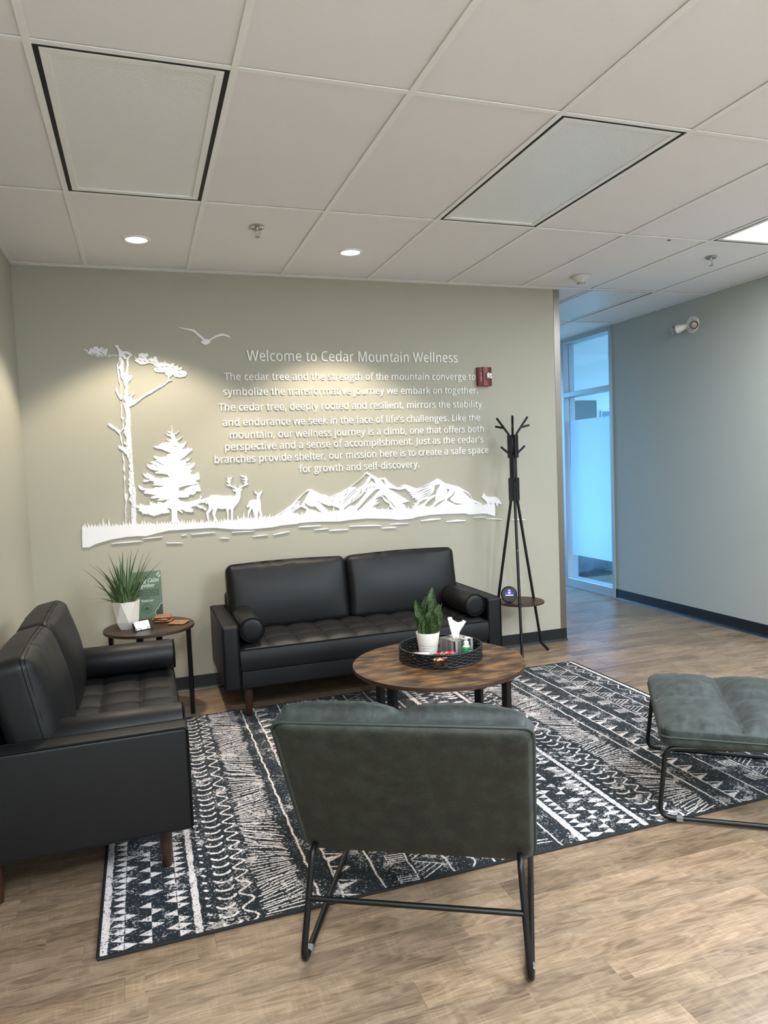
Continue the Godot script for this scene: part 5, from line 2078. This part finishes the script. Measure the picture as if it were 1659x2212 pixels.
	for s in [-1, 1]:
		sweep(wf, bent([Vector3(0.048 * s, 0.0024, 0.028), Vector3(0.048 * s, 0.018, 0.028), Vector3(0.020 * s, 0.018, 0.030), Vector3(0.020 * s, 0.004, 0.032)], 0.003, 3), 0.0016, 6)
		sweep(wf, bent([Vector3(0.048 * s, 0.0024, 0.028), Vector3(0.048 * s, 0.018, 0.028), Vector3(0.048 * s, 0.042, -0.026), Vector3(0.048 * s, 0.0024, -0.018)], 0.003, 3), 0.0016, 6)
	mi("wire_frame", wf, M.black_metal, ch)
	for k in 6:
		var cd := begin()
		var xf := Transform3D(Basis.from_euler(Vector3(-0.55, 0, 0)), Vector3(0, 0.0035, 0.0125)) * at(0.001 * sin(k * 2.0), 0.027 + 0.0006 * (k % 3), -0.005 + 0.0017 * k, 0, 0, 0.008 * sin(k * 3.0))
		var pl := PackedVector2Array()
		for q in rounded(0.0435, 0.0255, 0.004, 0.004):
			pl.append(q)
		extrude(cd, pl, -0.0005, 0.0005, xf)
		var bc = mi("business_card", cd, M.paper, null, Transform3D(Basis(Vector3.UP, 0.42), Vector3(0.872, SY, 0.500)))
		tag(bc, ["rearmost white business card in the small black holder", "second white business card from the back of the black holder", "third white business card from the back of the black holder", "fourth white business card from the back of the black holder", "white business card just behind the front one in the holder", "front white business card with two small figures printed on it"][k], "business card", "business cards in the holder")
		if k == 5:
			var pr := begin()
			for f in [[-0.022, 0.008, 0.024, 0.0012], [-0.022, 0.004, 0.020, 0.0012], [-0.022, 0.000, 0.026, 0.0012], [0.018, -0.012, 0.020, 0.001]]:
				box(pr, xf * at(f[0] + f[2] / 2 - 0.006, f[1], 0.0006), Vector3(f[2], f[3], 0.0003))
			mi("print", pr, mat(Color(0.6, 0.6, 0.64), 0.7), bc)
			var fg := begin()
			for s in [0.012, 0.024]:
				lathe(fg, [Vector2(0.0022, 0), Vector2(0.0022, 0.0003), Vector2(0, 0.0003)], 10, xf * Transform3D(Basis(Quaternion(Vector3.UP, Vector3.BACK)), Vector3(s, 0.012, 0.0005)))
				box(fg, xf * at(s, 0.005, 0.0006), Vector3(0.002, 0.008, 0.0003))
			mi("printed_figure", fg, M.ink, bc)
	# wooden coasters
	var wd := mat(Color.WHITE, 0.5)
	wd.albedo_texture = ntex(noise(FastNoiseLite.TYPE_SIMPLEX, 0.03, 3, 15), 128, 128, [[0.0, 0.45, 1.0], [Color(0.36, 0.22, 0.145), Color(0.52, 0.36, 0.25), Color(0.66, 0.50, 0.37)]])
	tri_map(wd, Vector3(2.0, 8.0, 26.0))
	var cl := ["bottom wooden coaster of the stack of three on the side table", "middle wooden coaster of the stack of three on the side table", "top wooden coaster of the stack of three on the side table", "single wooden coaster lying by itself at the table's right edge"]
	var cp := [at(1.000, SY + 0.0007, 0.305, 0.55), at(0.992, SY + 0.0127, 0.302, 0.30), at(0.996, SY + 0.0247, 0.300, 0.62), at(1.082, SY + 0.0007, 0.420, 0.35)]
	for k in 4:
		var cs := begin()
		var pl := PackedVector2Array()
		for q in rounded(0.050, 0.050, 0.006, 0.006):
			pl.append(q)
		lathe(cs, [Vector2(0.0, 0.0), Vector2(0.0625, 0.0), Vector2(0.0700, 0.005), Vector2(0.0700, 0.0065), Vector2(0.0640, 0.0110), Vector2(0.0, 0.0110)], 4, Transform3D(), 5.0)
		tag(mi("coaster", cs, wd, null, cp[k]), cl[k], "coaster", "wooden coasters")

func grass_blade(st: SurfaceTool, a: Vector3, tip: Vector3, half: float):
	smooth(st)
	var n := 10
	var out := Vector3(tip.x - a.x, 0, tip.z - a.z)
	var droop := out.length()
	var rise := maxf(tip.y - a.y, 0.02)
	var mid := Vector3(a.x + out.x * 0.32, a.y + rise * 0.62 + droop * 0.30 * clampf(1.0 - rise / 0.25, 0.0, 1.0), a.z + out.z * 0.32)
	var side := Vector3(-out.z, 0, out.x).normalized() if droop > 0.01 else Vector3(1, 0, 0)
	side = (side + Vector3(0.8, 0, 0.1) * (1.0 if side.x >= 0 else -1.0)).normalized()
	var f := func(k: int, s: float):
		var t := float(k) / n
		var p := a.lerp(mid, t).lerp(mid.lerp(tip, t), t)
		var w := half * (0.6 + 0.4 * sin(PI * minf(1.0, t * 1.4))) * (1.0 - pow(t, 2.5)) + 0.0003
		return p + side * w * s + Vector3(0, 0.25 * w * absf(s), 0)
	for k in n:
		for j in 2:
			var s0 := -1.0 + j
			var s1 := float(j)
			uvquad(st, [f.call(k, s0), f.call(k, s1), f.call(k + 1, s1), f.call(k + 1, s0)], [Vector2(s0 * 0.5 + 0.5, 1.0 - k / 10.0), Vector2(s1 * 0.5 + 0.5, 1.0 - k / 10.0), Vector2(s1 * 0.5 + 0.5, 1.0 - (k + 1) / 10.0), Vector2(s0 * 0.5 + 0.5, 1.0 - (k + 1) / 10.0)])

# ---------------------------------------------------------------- outlines of the mural pieces on the wall, in millimetres
var mural := {
	"spruce": [1125, 1770, 1129, 1762, 1131, 1721, 1135, 1713, 1149, 1718, 1173, 1734, 1169, 1725, 1155, 1714, 1136, 1706, 1144, 1702, 1144, 1680, 1159, 1681, 1189, 1693, 1174, 1679, 1155, 1666, 1168, 1658, 1157, 1652, 1176, 1650, 1217, 1661, 1206, 1641, 1195, 1624, 1174, 1613, 1210, 1615, 1226, 1623, 1231, 1609, 1244, 1622, 1248, 1605, 1227, 1587, 1198, 1564, 1160, 1540, 1194, 1543, 1213, 1557, 1219, 1549, 1241, 1559, 1228, 1544, 1205, 1530, 1199, 1521, 1235, 1520, 1195, 1504, 1235, 1513, 1257, 1525, 1261, 1516, 1253, 1497, 1224, 1476, 1243, 1469, 1226, 1454, 1244, 1451, 1222, 1440, 1253, 1446, 1272, 1464, 1278, 1455, 1252, 1430, 1283, 1454, 1287, 1416, 1256, 1398, 1274, 1389, 1276, 1381, 1215, 1375, 1172, 1369, 1148, 1361, 1149, 1338, 1179, 1342, 1189, 1354, 1224, 1371, 1277, 1378, 1284, 1359, 1289, 1339, 1280, 1330, 1253, 1335, 1258, 1323, 1236, 1310, 1215, 1314, 1208, 1300, 1177, 1296, 1149, 1299, 1138, 1293, 1154, 1276, 1187, 1265, 1253, 1274, 1278, 1286, 1281, 1308, 1288, 1295, 1305, 1305, 1281, 1279, 1334, 1289, 1314, 1268, 1314, 1255, 1286, 1256, 1260, 1247, 1281, 1237, 1300, 1235, 1293, 1227, 1315, 1219, 1314, 1203, 1302, 1206, 1296, 1217, 1268, 1222, 1254, 1237, 1213, 1228, 1237, 1214, 1224, 1206, 1237, 1195, 1181, 1202, 1157, 1219, 1141, 1229, 1165, 1203, 1162, 1193, 1131, 1214, 1128, 1192, 1131, 1157, 1146, 1131, 1085, 1135, 1091, 1163, 1095, 1223, 1082, 1231, 1065, 1232, 1082, 1214, 1082, 1201, 1029, 1198, 989, 1186, 960, 1194, 948, 1203, 912, 1202, 910, 1215, 882, 1229, 897, 1236, 877, 1248, 872, 1264, 901, 1259, 899, 1273, 933, 1256, 963, 1259, 961, 1287, 970, 1274, 978, 1283, 977, 1264, 991, 1273, 1002, 1263, 1015, 1279, 1045, 1267, 1073, 1281, 1061, 1285, 1088, 1289, 995, 1283, 1035, 1300, 972, 1300, 969, 1310, 1009, 1322, 938, 1333, 927, 1343, 942, 1352, 913, 1361, 898, 1379, 897, 1393, 926, 1373, 949, 1367, 987, 1364, 1003, 1374, 1033, 1371, 1054, 1379, 1021, 1382, 984, 1387, 1004, 1397, 987, 1400, 999, 1409, 976, 1416, 937, 1408, 928, 1416, 938, 1427, 964, 1423, 973, 1428, 941, 1441, 927, 1472, 954, 1457, 952, 1473, 975, 1458, 1007, 1436, 1039, 1427, 1060, 1434, 1096, 1431, 1085, 1447, 1053, 1458, 1011, 1460, 1004, 1468, 1027, 1478, 1006, 1482, 974, 1492, 960, 1508, 955, 1521, 1000, 1521, 974, 1536, 1007, 1542, 1036, 1527, 1010, 1545, 1025, 1550, 1002, 1568, 1006, 1577, 1032, 1570, 1050, 1566, 1086, 1571, 1084, 1579, 1112, 1592, 1094, 1597, 1062, 1615, 1035, 1621, 1008, 1631, 1007, 1639, 1030, 1638, 1055, 1655, 1095, 1663, 1119, 1668, 1092, 1672, 1085, 1682, 1104, 1677, 1123, 1678, 1115, 1697, 1094, 1703, 1083, 1722, 1100, 1711, 1123, 1711, 1101, 1725, 1099, 1733, 1117, 1729, 1126, 1734, 1127, 1753, 1122, 1765],
	"spruce_slots": [[1010, 1546, 1042, 1527, 1068, 1506, 1041, 1522], [1003, 1522, 1035, 1496, 1008, 1513], [1133, 1652, 1135, 1637, 1153, 1631, 1141, 1629, 1131, 1640], [1149, 1286, 1177, 1269, 1154, 1279], [1091, 1652, 1116, 1659, 1097, 1650], [1182, 1498, 1198, 1507, 1188, 1498]],
	"pine": [810, 2280, 832, 2278, 835, 2261, 859, 2241, 880, 2243, 897, 2235, 915, 2220, 899, 2209, 886, 2191, 885, 2150, 879, 2114, 877, 2088, 901, 2094, 904, 2083, 888, 2059, 877, 2046, 870, 2000, 870, 1973, 907, 1985, 910, 1975, 894, 1955, 895, 1931, 938, 1946, 970, 1972, 1018, 1999, 1063, 2026, 1073, 2040, 1080, 2029, 1103, 2041, 1121, 2061, 1120, 2088, 1106, 2099, 1107, 2115, 1145, 2106, 1147, 2090, 1131, 2079, 1128, 2062, 1147, 2059, 1125, 2054, 1084, 2019, 1062, 2012, 1017, 1981, 973, 1959, 942, 1933, 906, 1906, 874, 1891, 878, 1858, 877, 1800, 875, 1747, 874, 1677, 874, 1630, 874, 1553, 875, 1509, 875, 1462, 874, 1395, 880, 1364, 878, 1307, 877, 1260, 873, 1165, 872, 1128, 842, 1130, 843, 1194, 850, 1278, 835, 1299, 845, 1316, 845, 1336, 837, 1363, 845, 1390, 836, 1400, 847, 1413, 838, 1427, 847, 1447, 846, 1477, 855, 1497, 846, 1514, 854, 1530, 846, 1568, 841, 1588, 823, 1602, 839, 1608, 831, 1632, 842, 1645, 824, 1662, 843, 1675, 845, 1698, 829, 1728, 839, 1765, 844, 1768, 848, 1798, 853, 1792, 841, 1796, 851, 1823, 849, 1858, 841, 1898, 839, 1912, 851, 1925, 841, 1947, 851, 1973, 848, 1982, 860, 2008, 851, 2035, 848, 2061, 835, 2079, 834, 2097, 832, 2132, 824, 2134, 838, 2167, 832, 2211, 826, 2250],
	"pine_slots": [[858, 2228, 883, 2226, 898, 2218, 882, 2209, 878, 2200, 866, 2220], [841, 2215, 858, 2182, 860, 2154, 852, 2114, 864, 2105, 875, 2154, 874, 2193, 861, 2195, 849, 2211], [859, 1953, 876, 1969, 904, 1981, 880, 1964], [869, 1947, 886, 1960, 906, 1971, 884, 1953], [846, 2162, 858, 2158, 858, 2125, 854, 2154]],
	"pine_strips": [[830, 2204, 836, 2204, 832, 2171, 822, 2156, 824, 2123, 828, 2079, 824, 2061, 832, 2035, 834, 1995, 839, 1956, 830, 1938, 824, 1940, 827, 1956, 828, 1995, 825, 2035, 816, 2061, 819, 2079, 816, 2123, 815, 2158, 827, 2172], [804, 2018, 811, 1991, 826, 1965, 839, 1960, 835, 1940, 824, 1938, 805, 1969, 798, 2000], [822, 1929, 826, 1929, 827, 1881, 826, 1830, 840, 1821, 833, 1810, 832, 1757, 814, 1733, 810, 1737, 826, 1759, 828, 1810, 819, 1826, 823, 1881], [747, 1792, 777, 1771, 810, 1745, 812, 1722, 816, 1692, 819, 1662, 822, 1632, 817, 1632, 810, 1676, 805, 1719, 782, 1746, 749, 1770, 739, 1783], [792, 1651, 810, 1644, 844, 1631, 849, 1614, 830, 1602, 816, 1614, 794, 1633], [815, 1602, 822, 1578, 825, 1548, 824, 1505, 818, 1465, 826, 1438, 819, 1421, 818, 1384, 817, 1347, 823, 1334, 831, 1347, 828, 1310, 823, 1300, 819, 1270, 813, 1243, 814, 1196, 806, 1136, 803, 1136, 809, 1196, 808, 1243, 816, 1280, 811, 1324, 814, 1384, 814, 1425, 813, 1452, 818, 1472, 813, 1505, 820, 1542, 814, 1565, 812, 1599]],
	"pine_tufts": [[835, 2220, 754, 2219, 717, 2218, 673, 2226, 656, 2222, 649, 2230, 626, 2252, 642, 2250, 653, 2235, 662, 2252, 675, 2261, 678, 2248, 690, 2270, 708, 2270, 720, 2255, 724, 2266, 739, 2264, 740, 2247, 747, 2262, 750, 2247, 763, 2264, 766, 2249, 757, 2232, 767, 2219, 835, 2219, 835, 2212, 754, 2211, 713, 2207, 664, 2220, 661, 2224, 713, 2214, 754, 2215, 833, 2215], [915, 2221, 924, 2209, 941, 2197, 951, 2207, 946, 2227, 968, 2234, 985, 2229, 1003, 2235, 1008, 2217, 994, 2205, 1004, 2190, 1028, 2206, 1032, 2195, 1044, 2215, 1059, 2213, 1059, 2195, 1067, 2175, 1089, 2173, 1106, 2169, 1104, 2193, 1115, 2173, 1127, 2169, 1140, 2160, 1169, 2176, 1162, 2151, 1199, 2161, 1178, 2142, 1221, 2147, 1208, 2124, 1229, 2121, 1245, 2106, 1236, 2088, 1210, 2081, 1175, 2081, 1149, 2095, 1107, 2113, 1085, 2110, 1046, 2114, 1035, 2130, 1048, 2146, 1030, 2166, 1007, 2170, 981, 2160, 951, 2164, 923, 2184, 936, 2192, 920, 2209]],
	"tuft_slots": [[678, 2244, 694, 2231, 714, 2225, 690, 2231], [715, 2244, 735, 2231, 750, 2218, 726, 2227], [691, 2257, 702, 2240, 693, 2246], [663, 2237, 689, 2224, 705, 2220, 677, 2223], [732, 2253, 743, 2240, 733, 2245], [952, 2216, 966, 2205, 987, 2201, 962, 2202], [945, 2194, 965, 2183, 957, 2181], [978, 2188, 999, 2177, 978, 2179], [1008, 2186, 1029, 2177, 1007, 2178], [1033, 2184, 1054, 2168, 1037, 2175], [1044, 2150, 1070, 2142, 1048, 2141], [1052, 2133, 1081, 2124, 1056, 2125], [1083, 2155, 1104, 2137, 1087, 2146], [1090, 2128, 1111, 2119, 1096, 2122], [1109, 2155, 1130, 2146, 1113, 2146], [1111, 2113, 1129, 2117, 1121, 2099, 1115, 2097], [1131, 2115, 1143, 2106, 1132, 2095], [1181, 2124, 1208, 2127, 1190, 2119], [1189, 2106, 1210, 2093, 1193, 2097], [1148, 2146, 1169, 2138, 1152, 2141]],
	"deer": [1317, 1272, 1338, 1294, 1353, 1304, 1390, 1302, 1433, 1294, 1477, 1294, 1507, 1287, 1515, 1299, 1516, 1318, 1498, 1323, 1495, 1336, 1513, 1331, 1511, 1338, 1481, 1355, 1459, 1361, 1452, 1372, 1476, 1364, 1467, 1380, 1454, 1390, 1468, 1390, 1465, 1405, 1457, 1418, 1470, 1407, 1472, 1425, 1478, 1406, 1503, 1424, 1485, 1398, 1475, 1391, 1492, 1391, 1478, 1378, 1490, 1359, 1508, 1350, 1511, 1371, 1516, 1348, 1528, 1340, 1539, 1341, 1539, 1366, 1547, 1349, 1559, 1365, 1554, 1350, 1574, 1363, 1580, 1370, 1560, 1386, 1581, 1380, 1583, 1391, 1551, 1401, 1582, 1400, 1580, 1407, 1550, 1422, 1563, 1427, 1584, 1415, 1591, 1429, 1593, 1407, 1602, 1398, 1594, 1386, 1590, 1375, 1604, 1367, 1585, 1355, 1570, 1352, 1547, 1336, 1563, 1333, 1549, 1318, 1545, 1279, 1531, 1246, 1507, 1221, 1493, 1203, 1489, 1169, 1483, 1111, 1473, 1111, 1476, 1196, 1469, 1205, 1462, 1197, 1457, 1112, 1449, 1113, 1451, 1171, 1443, 1209, 1417, 1205, 1392, 1214, 1380, 1198, 1371, 1165, 1387, 1122, 1369, 1124, 1352, 1181, 1361, 1214, 1329, 1182, 1330, 1122, 1322, 1123, 1313, 1191, 1332, 1212, 1333, 1231, 1329, 1249, 1314, 1243],
	"fawn": [1581, 1213, 1595, 1231, 1598, 1246, 1614, 1256, 1651, 1258, 1655, 1292, 1641, 1302, 1638, 1321, 1661, 1299, 1667, 1299, 1694, 1319, 1688, 1298, 1680, 1291, 1673, 1266, 1680, 1230, 1678, 1192, 1693, 1107, 1674, 1108, 1663, 1185, 1649, 1109, 1638, 1110, 1621, 1187, 1618, 1199, 1598, 1166, 1588, 1113, 1582, 1114, 1589, 1182, 1601, 1200, 1602, 1211, 1588, 1206],
	"wolf": [3341, 1185, 3356, 1198, 3348, 1211, 3359, 1205, 3367, 1217, 3374, 1197, 3394, 1185, 3465, 1180, 3485, 1167, 3511, 1128, 3504, 1120, 3487, 1132, 3474, 1106, 3465, 1112, 3463, 1128, 3451, 1134, 3444, 1102, 3432, 1103, 3428, 1138, 3416, 1136, 3406, 1105, 3394, 1105, 3387, 1143, 3369, 1160, 3355, 1176],
	"bird": [1195, 2403, 1304, 2388, 1325, 2368, 1371, 2328, 1398, 2326, 1436, 2352, 1482, 2367, 1522, 2356, 1539, 2338, 1490, 2353, 1444, 2343, 1402, 2320, 1402, 2306, 1374, 2290, 1352, 2296, 1339, 2310, 1358, 2319, 1319, 2355, 1298, 2375],
	"grass_bottom": [541, 1014, 579, 1011, 620, 1030, 716, 1052, 807, 1062, 884, 1062, 925, 1058, 986, 1071, 1068, 1085, 1174, 1085, 1358, 1084, 1465, 1067, 1599, 1057, 1748, 1061, 1807, 1069, 1811, 1070, 1920, 1073, 1940, 1079, 2063, 1079, 2225, 1071, 2311, 1077, 2423, 1078, 2313, 1079, 2434, 1079, 2603, 1065, 2672, 1054, 2776, 1056, 2816, 1066, 2909, 1072, 2898, 1075, 3055, 1074, 3198, 1069, 3238, 1058, 3354, 1059, 3384, 1055, 3451, 1033],
	"grass_top": [546, 1139, 735, 1137, 989, 1133, 1370, 1120, 1602, 1131, 1763, 1127, 2210, 1133, 2608, 1125, 3071, 1118, 3327, 1121, 3457, 1114],
	"grass_seams": [988, 1109, 1378, 1098, 1758, 1095, 2212, 1102, 2607, 1095, 3064, 1098],
	"mountain": [1768, 1137, 1819, 1164, 1891, 1210, 1937, 1252, 1986, 1290, 2015, 1310, 2034, 1309, 2108, 1267, 2132, 1268, 2160, 1247, 2242, 1277, 2318, 1313, 2395, 1365, 2430, 1404, 2432, 1410, 2444, 1413, 2473, 1396, 2531, 1364, 2582, 1365, 2610, 1331, 2664, 1293, 2686, 1289, 2708, 1307, 2738, 1308, 2820, 1275, 2873, 1287, 2972, 1333, 2879, 1294, 2958, 1327, 2986, 1341, 3008, 1332, 3047, 1304, 3159, 1273, 3238, 1225, 3271, 1170, 3345, 1135, 3344, 1098, 3070, 1097, 2607, 1105, 2209, 1112, 1762, 1108],
	"mountain_slots": [[2018, 1301, 1986, 1287, 1926, 1230, 1951, 1233, 1941, 1211, 1954, 1196, 1983, 1236, 2018, 1293], [1954, 1191, 1893, 1156, 1916, 1149, 1947, 1133, 1982, 1137, 1992, 1172, 1965, 1186], [1982, 1218, 2005, 1196, 2036, 1185, 2052, 1189, 2091, 1152, 2108, 1143, 2082, 1145, 2051, 1160, 2012, 1170, 1985, 1199], [2061, 1227, 2090, 1214, 2129, 1196, 2157, 1183, 2177, 1186, 2229, 1163, 2237, 1150, 2196, 1146, 2155, 1144, 2116, 1184, 2097, 1206], [2163, 1231, 2199, 1220, 2189, 1221], [2170, 1244, 2227, 1262, 2196, 1248], [2161, 1230, 2193, 1212, 2178, 1216], [2257, 1239, 2278, 1260, 2302, 1279, 2282, 1258], [2277, 1275, 2311, 1303, 2296, 1285], [2260, 1217, 2354, 1298, 2356, 1294, 2265, 1216], [2255, 1196, 2360, 1285, 2364, 1282, 2259, 1196], [2216, 1202, 2237, 1252, 2252, 1265, 2232, 1239], [2231, 1201, 2247, 1223, 2237, 1202], [1909, 1217, 1949, 1230, 1927, 1216], [1911, 1207, 1939, 1215, 1919, 1206], [1882, 1182, 1938, 1207, 1890, 1179], [1886, 1168, 1944, 1194, 1893, 1167], [1779, 1132, 1819, 1157, 1862, 1181, 1823, 1154], [1794, 1125, 1854, 1155, 1818, 1137], [2120, 1262, 2138, 1249, 2128, 1252], [2436, 1402, 2463, 1383, 2442, 1361, 2435, 1344, 2402, 1313, 2360, 1292, 2355, 1310, 2317, 1309, 2407, 1371], [2476, 1370, 2496, 1352, 2507, 1327, 2489, 1335, 2477, 1344, 2449, 1327, 2443, 1325, 2462, 1346], [2259, 1156, 2280, 1176, 2340, 1209, 2382, 1235, 2419, 1269, 2438, 1270, 2403, 1229, 2381, 1207, 2346, 1175, 2309, 1179, 2267, 1151], [2543, 1284, 2511, 1285, 2493, 1273, 2449, 1235, 2356, 1145, 2378, 1140, 2413, 1173, 2448, 1201, 2483, 1227, 2509, 1256], [2550, 1230, 2525, 1230, 2494, 1208, 2526, 1212, 2496, 1188, 2535, 1193, 2469, 1157, 2501, 1155, 2504, 1142, 2572, 1140, 2588, 1125, 2632, 1134, 2603, 1154, 2607, 1172, 2570, 1194], [2542, 1245, 2576, 1232, 2596, 1202, 2625, 1180, 2660, 1132, 2635, 1156, 2621, 1177, 2588, 1205], [2544, 1354, 2568, 1350, 2583, 1308, 2556, 1343], [2600, 1285, 2629, 1285, 2685, 1272, 2724, 1277, 2741, 1278, 2732, 1269, 2758, 1262, 2741, 1258, 2773, 1249, 2755, 1241, 2783, 1236, 2768, 1226, 2791, 1219, 2778, 1207, 2808, 1206, 2804, 1194, 2828, 1191, 2812, 1179, 2825, 1176, 2789, 1162, 2802, 1157, 2777, 1142, 2795, 1141, 2783, 1117, 2749, 1137, 2731, 1126, 2724, 1163, 2704, 1167, 2705, 1175, 2764, 1184, 2734, 1203, 2679, 1238, 2637, 1265], [2687, 1283, 2699, 1297, 2718, 1301, 2703, 1293], [2822, 1268, 2882, 1288, 2947, 1304, 2882, 1280], [2809, 1243, 2855, 1263, 2922, 1280, 2854, 1253], [2840, 1235, 2899, 1257, 2948, 1271, 2898, 1248], [2846, 1216, 2889, 1236, 2943, 1258, 2893, 1230], [2841, 1198, 2897, 1224, 2943, 1244, 2897, 1215], [2897, 1205, 2942, 1230, 2923, 1210], [2821, 1146, 2842, 1175, 2874, 1190, 2905, 1195, 2873, 1167], [2877, 1146, 2913, 1181, 2964, 1211, 2964, 1175, 2939, 1147, 2914, 1132], [2310, 1193, 2335, 1239, 2325, 1208], [2336, 1212, 2358, 1246, 2351, 1224], [2359, 1224, 2381, 1268, 2372, 1239], [2379, 1250, 2406, 1303, 2396, 1266], [2397, 1226, 2428, 1303, 2413, 1257], [2422, 1272, 2455, 1314, 2439, 1282], [2452, 1290, 2479, 1320, 2464, 1296], [2474, 1293, 2497, 1317, 2486, 1301], [2259, 1243, 2310, 1279, 2271, 1248], [2486, 1297, 2511, 1312, 2498, 1297], [2967, 1292, 3008, 1295, 2978, 1249, 2971, 1225, 2957, 1221, 2909, 1213, 2949, 1239, 2962, 1265], [2923, 1138, 2966, 1213, 2960, 1177, 2943, 1147], [3054, 1265, 3083, 1253, 3055, 1218, 3066, 1244], [3131, 1243, 3112, 1210, 3082, 1185, 3087, 1174, 3123, 1151, 3192, 1140, 3137, 1137, 3058, 1173, 3059, 1186, 3100, 1211], [2945, 1131, 2985, 1164, 3049, 1186, 3002, 1153, 2959, 1130], [3182, 1242, 3215, 1226, 3244, 1203, 3266, 1171, 3237, 1192, 3209, 1221], [3271, 1149, 3327, 1132, 3290, 1137]],
	"ripples": [[714, 1024, 905, 1027, 6], [901, 1042, 1030, 1046, 6], [1051, 1003, 1154, 996, 6], [1146, 1046, 1182, 1049, 6], [1210, 1048, 1364, 1052, 6], [1394, 1012, 1454, 1006, 7], [1475, 1044, 1625, 1043, 6], [1613, 1006, 1718, 1011, 6], [1752, 1008, 1869, 1024, 8], [1931, 1051, 2092, 1049, 9], [2039, 1023, 2144, 1025, 7], [2151, 1010, 2291, 1010, 9], [2295, 1032, 2538, 1022, 9], [2537, 1001, 2652, 1000, 9], [2604, 1025, 2745, 1024, 8], [2844, 1036, 3003, 1041, 12], [3047, 1017, 3209, 1016, 12], [3275, 1032, 3376, 1031, 6], [3376, 1018, 3515, 1004, 6], [3601, 995, 3713, 990, 9]],
	"lines": [["Welcome to Cedar Mountain Wellness", 1635, 3188, 2190], ["The cedar tree and the strength of the mountain converge to", 1480, 3328, 2062], ["symbolize the transformative journey we embark on together.", 1466, 3345, 1962], ["The cedar tree, deeply rooted and resilient, mirrors the stability", 1433, 3369, 1859], ["and endurance we seek in the face of life's challenges. Like the", 1452, 3354, 1759], ["mountain, our wellness journey is a climb, one that offers both", 1491, 3384, 1674], ["perspective and a sense of accompilshment. Just as the cedar's", 1455, 3377, 1596], ["branches provide shelter, our mission here is to create a safe space", 1383, 3416, 1514], ["for growth and self-discovery.", 1955, 2852, 1429]],
}
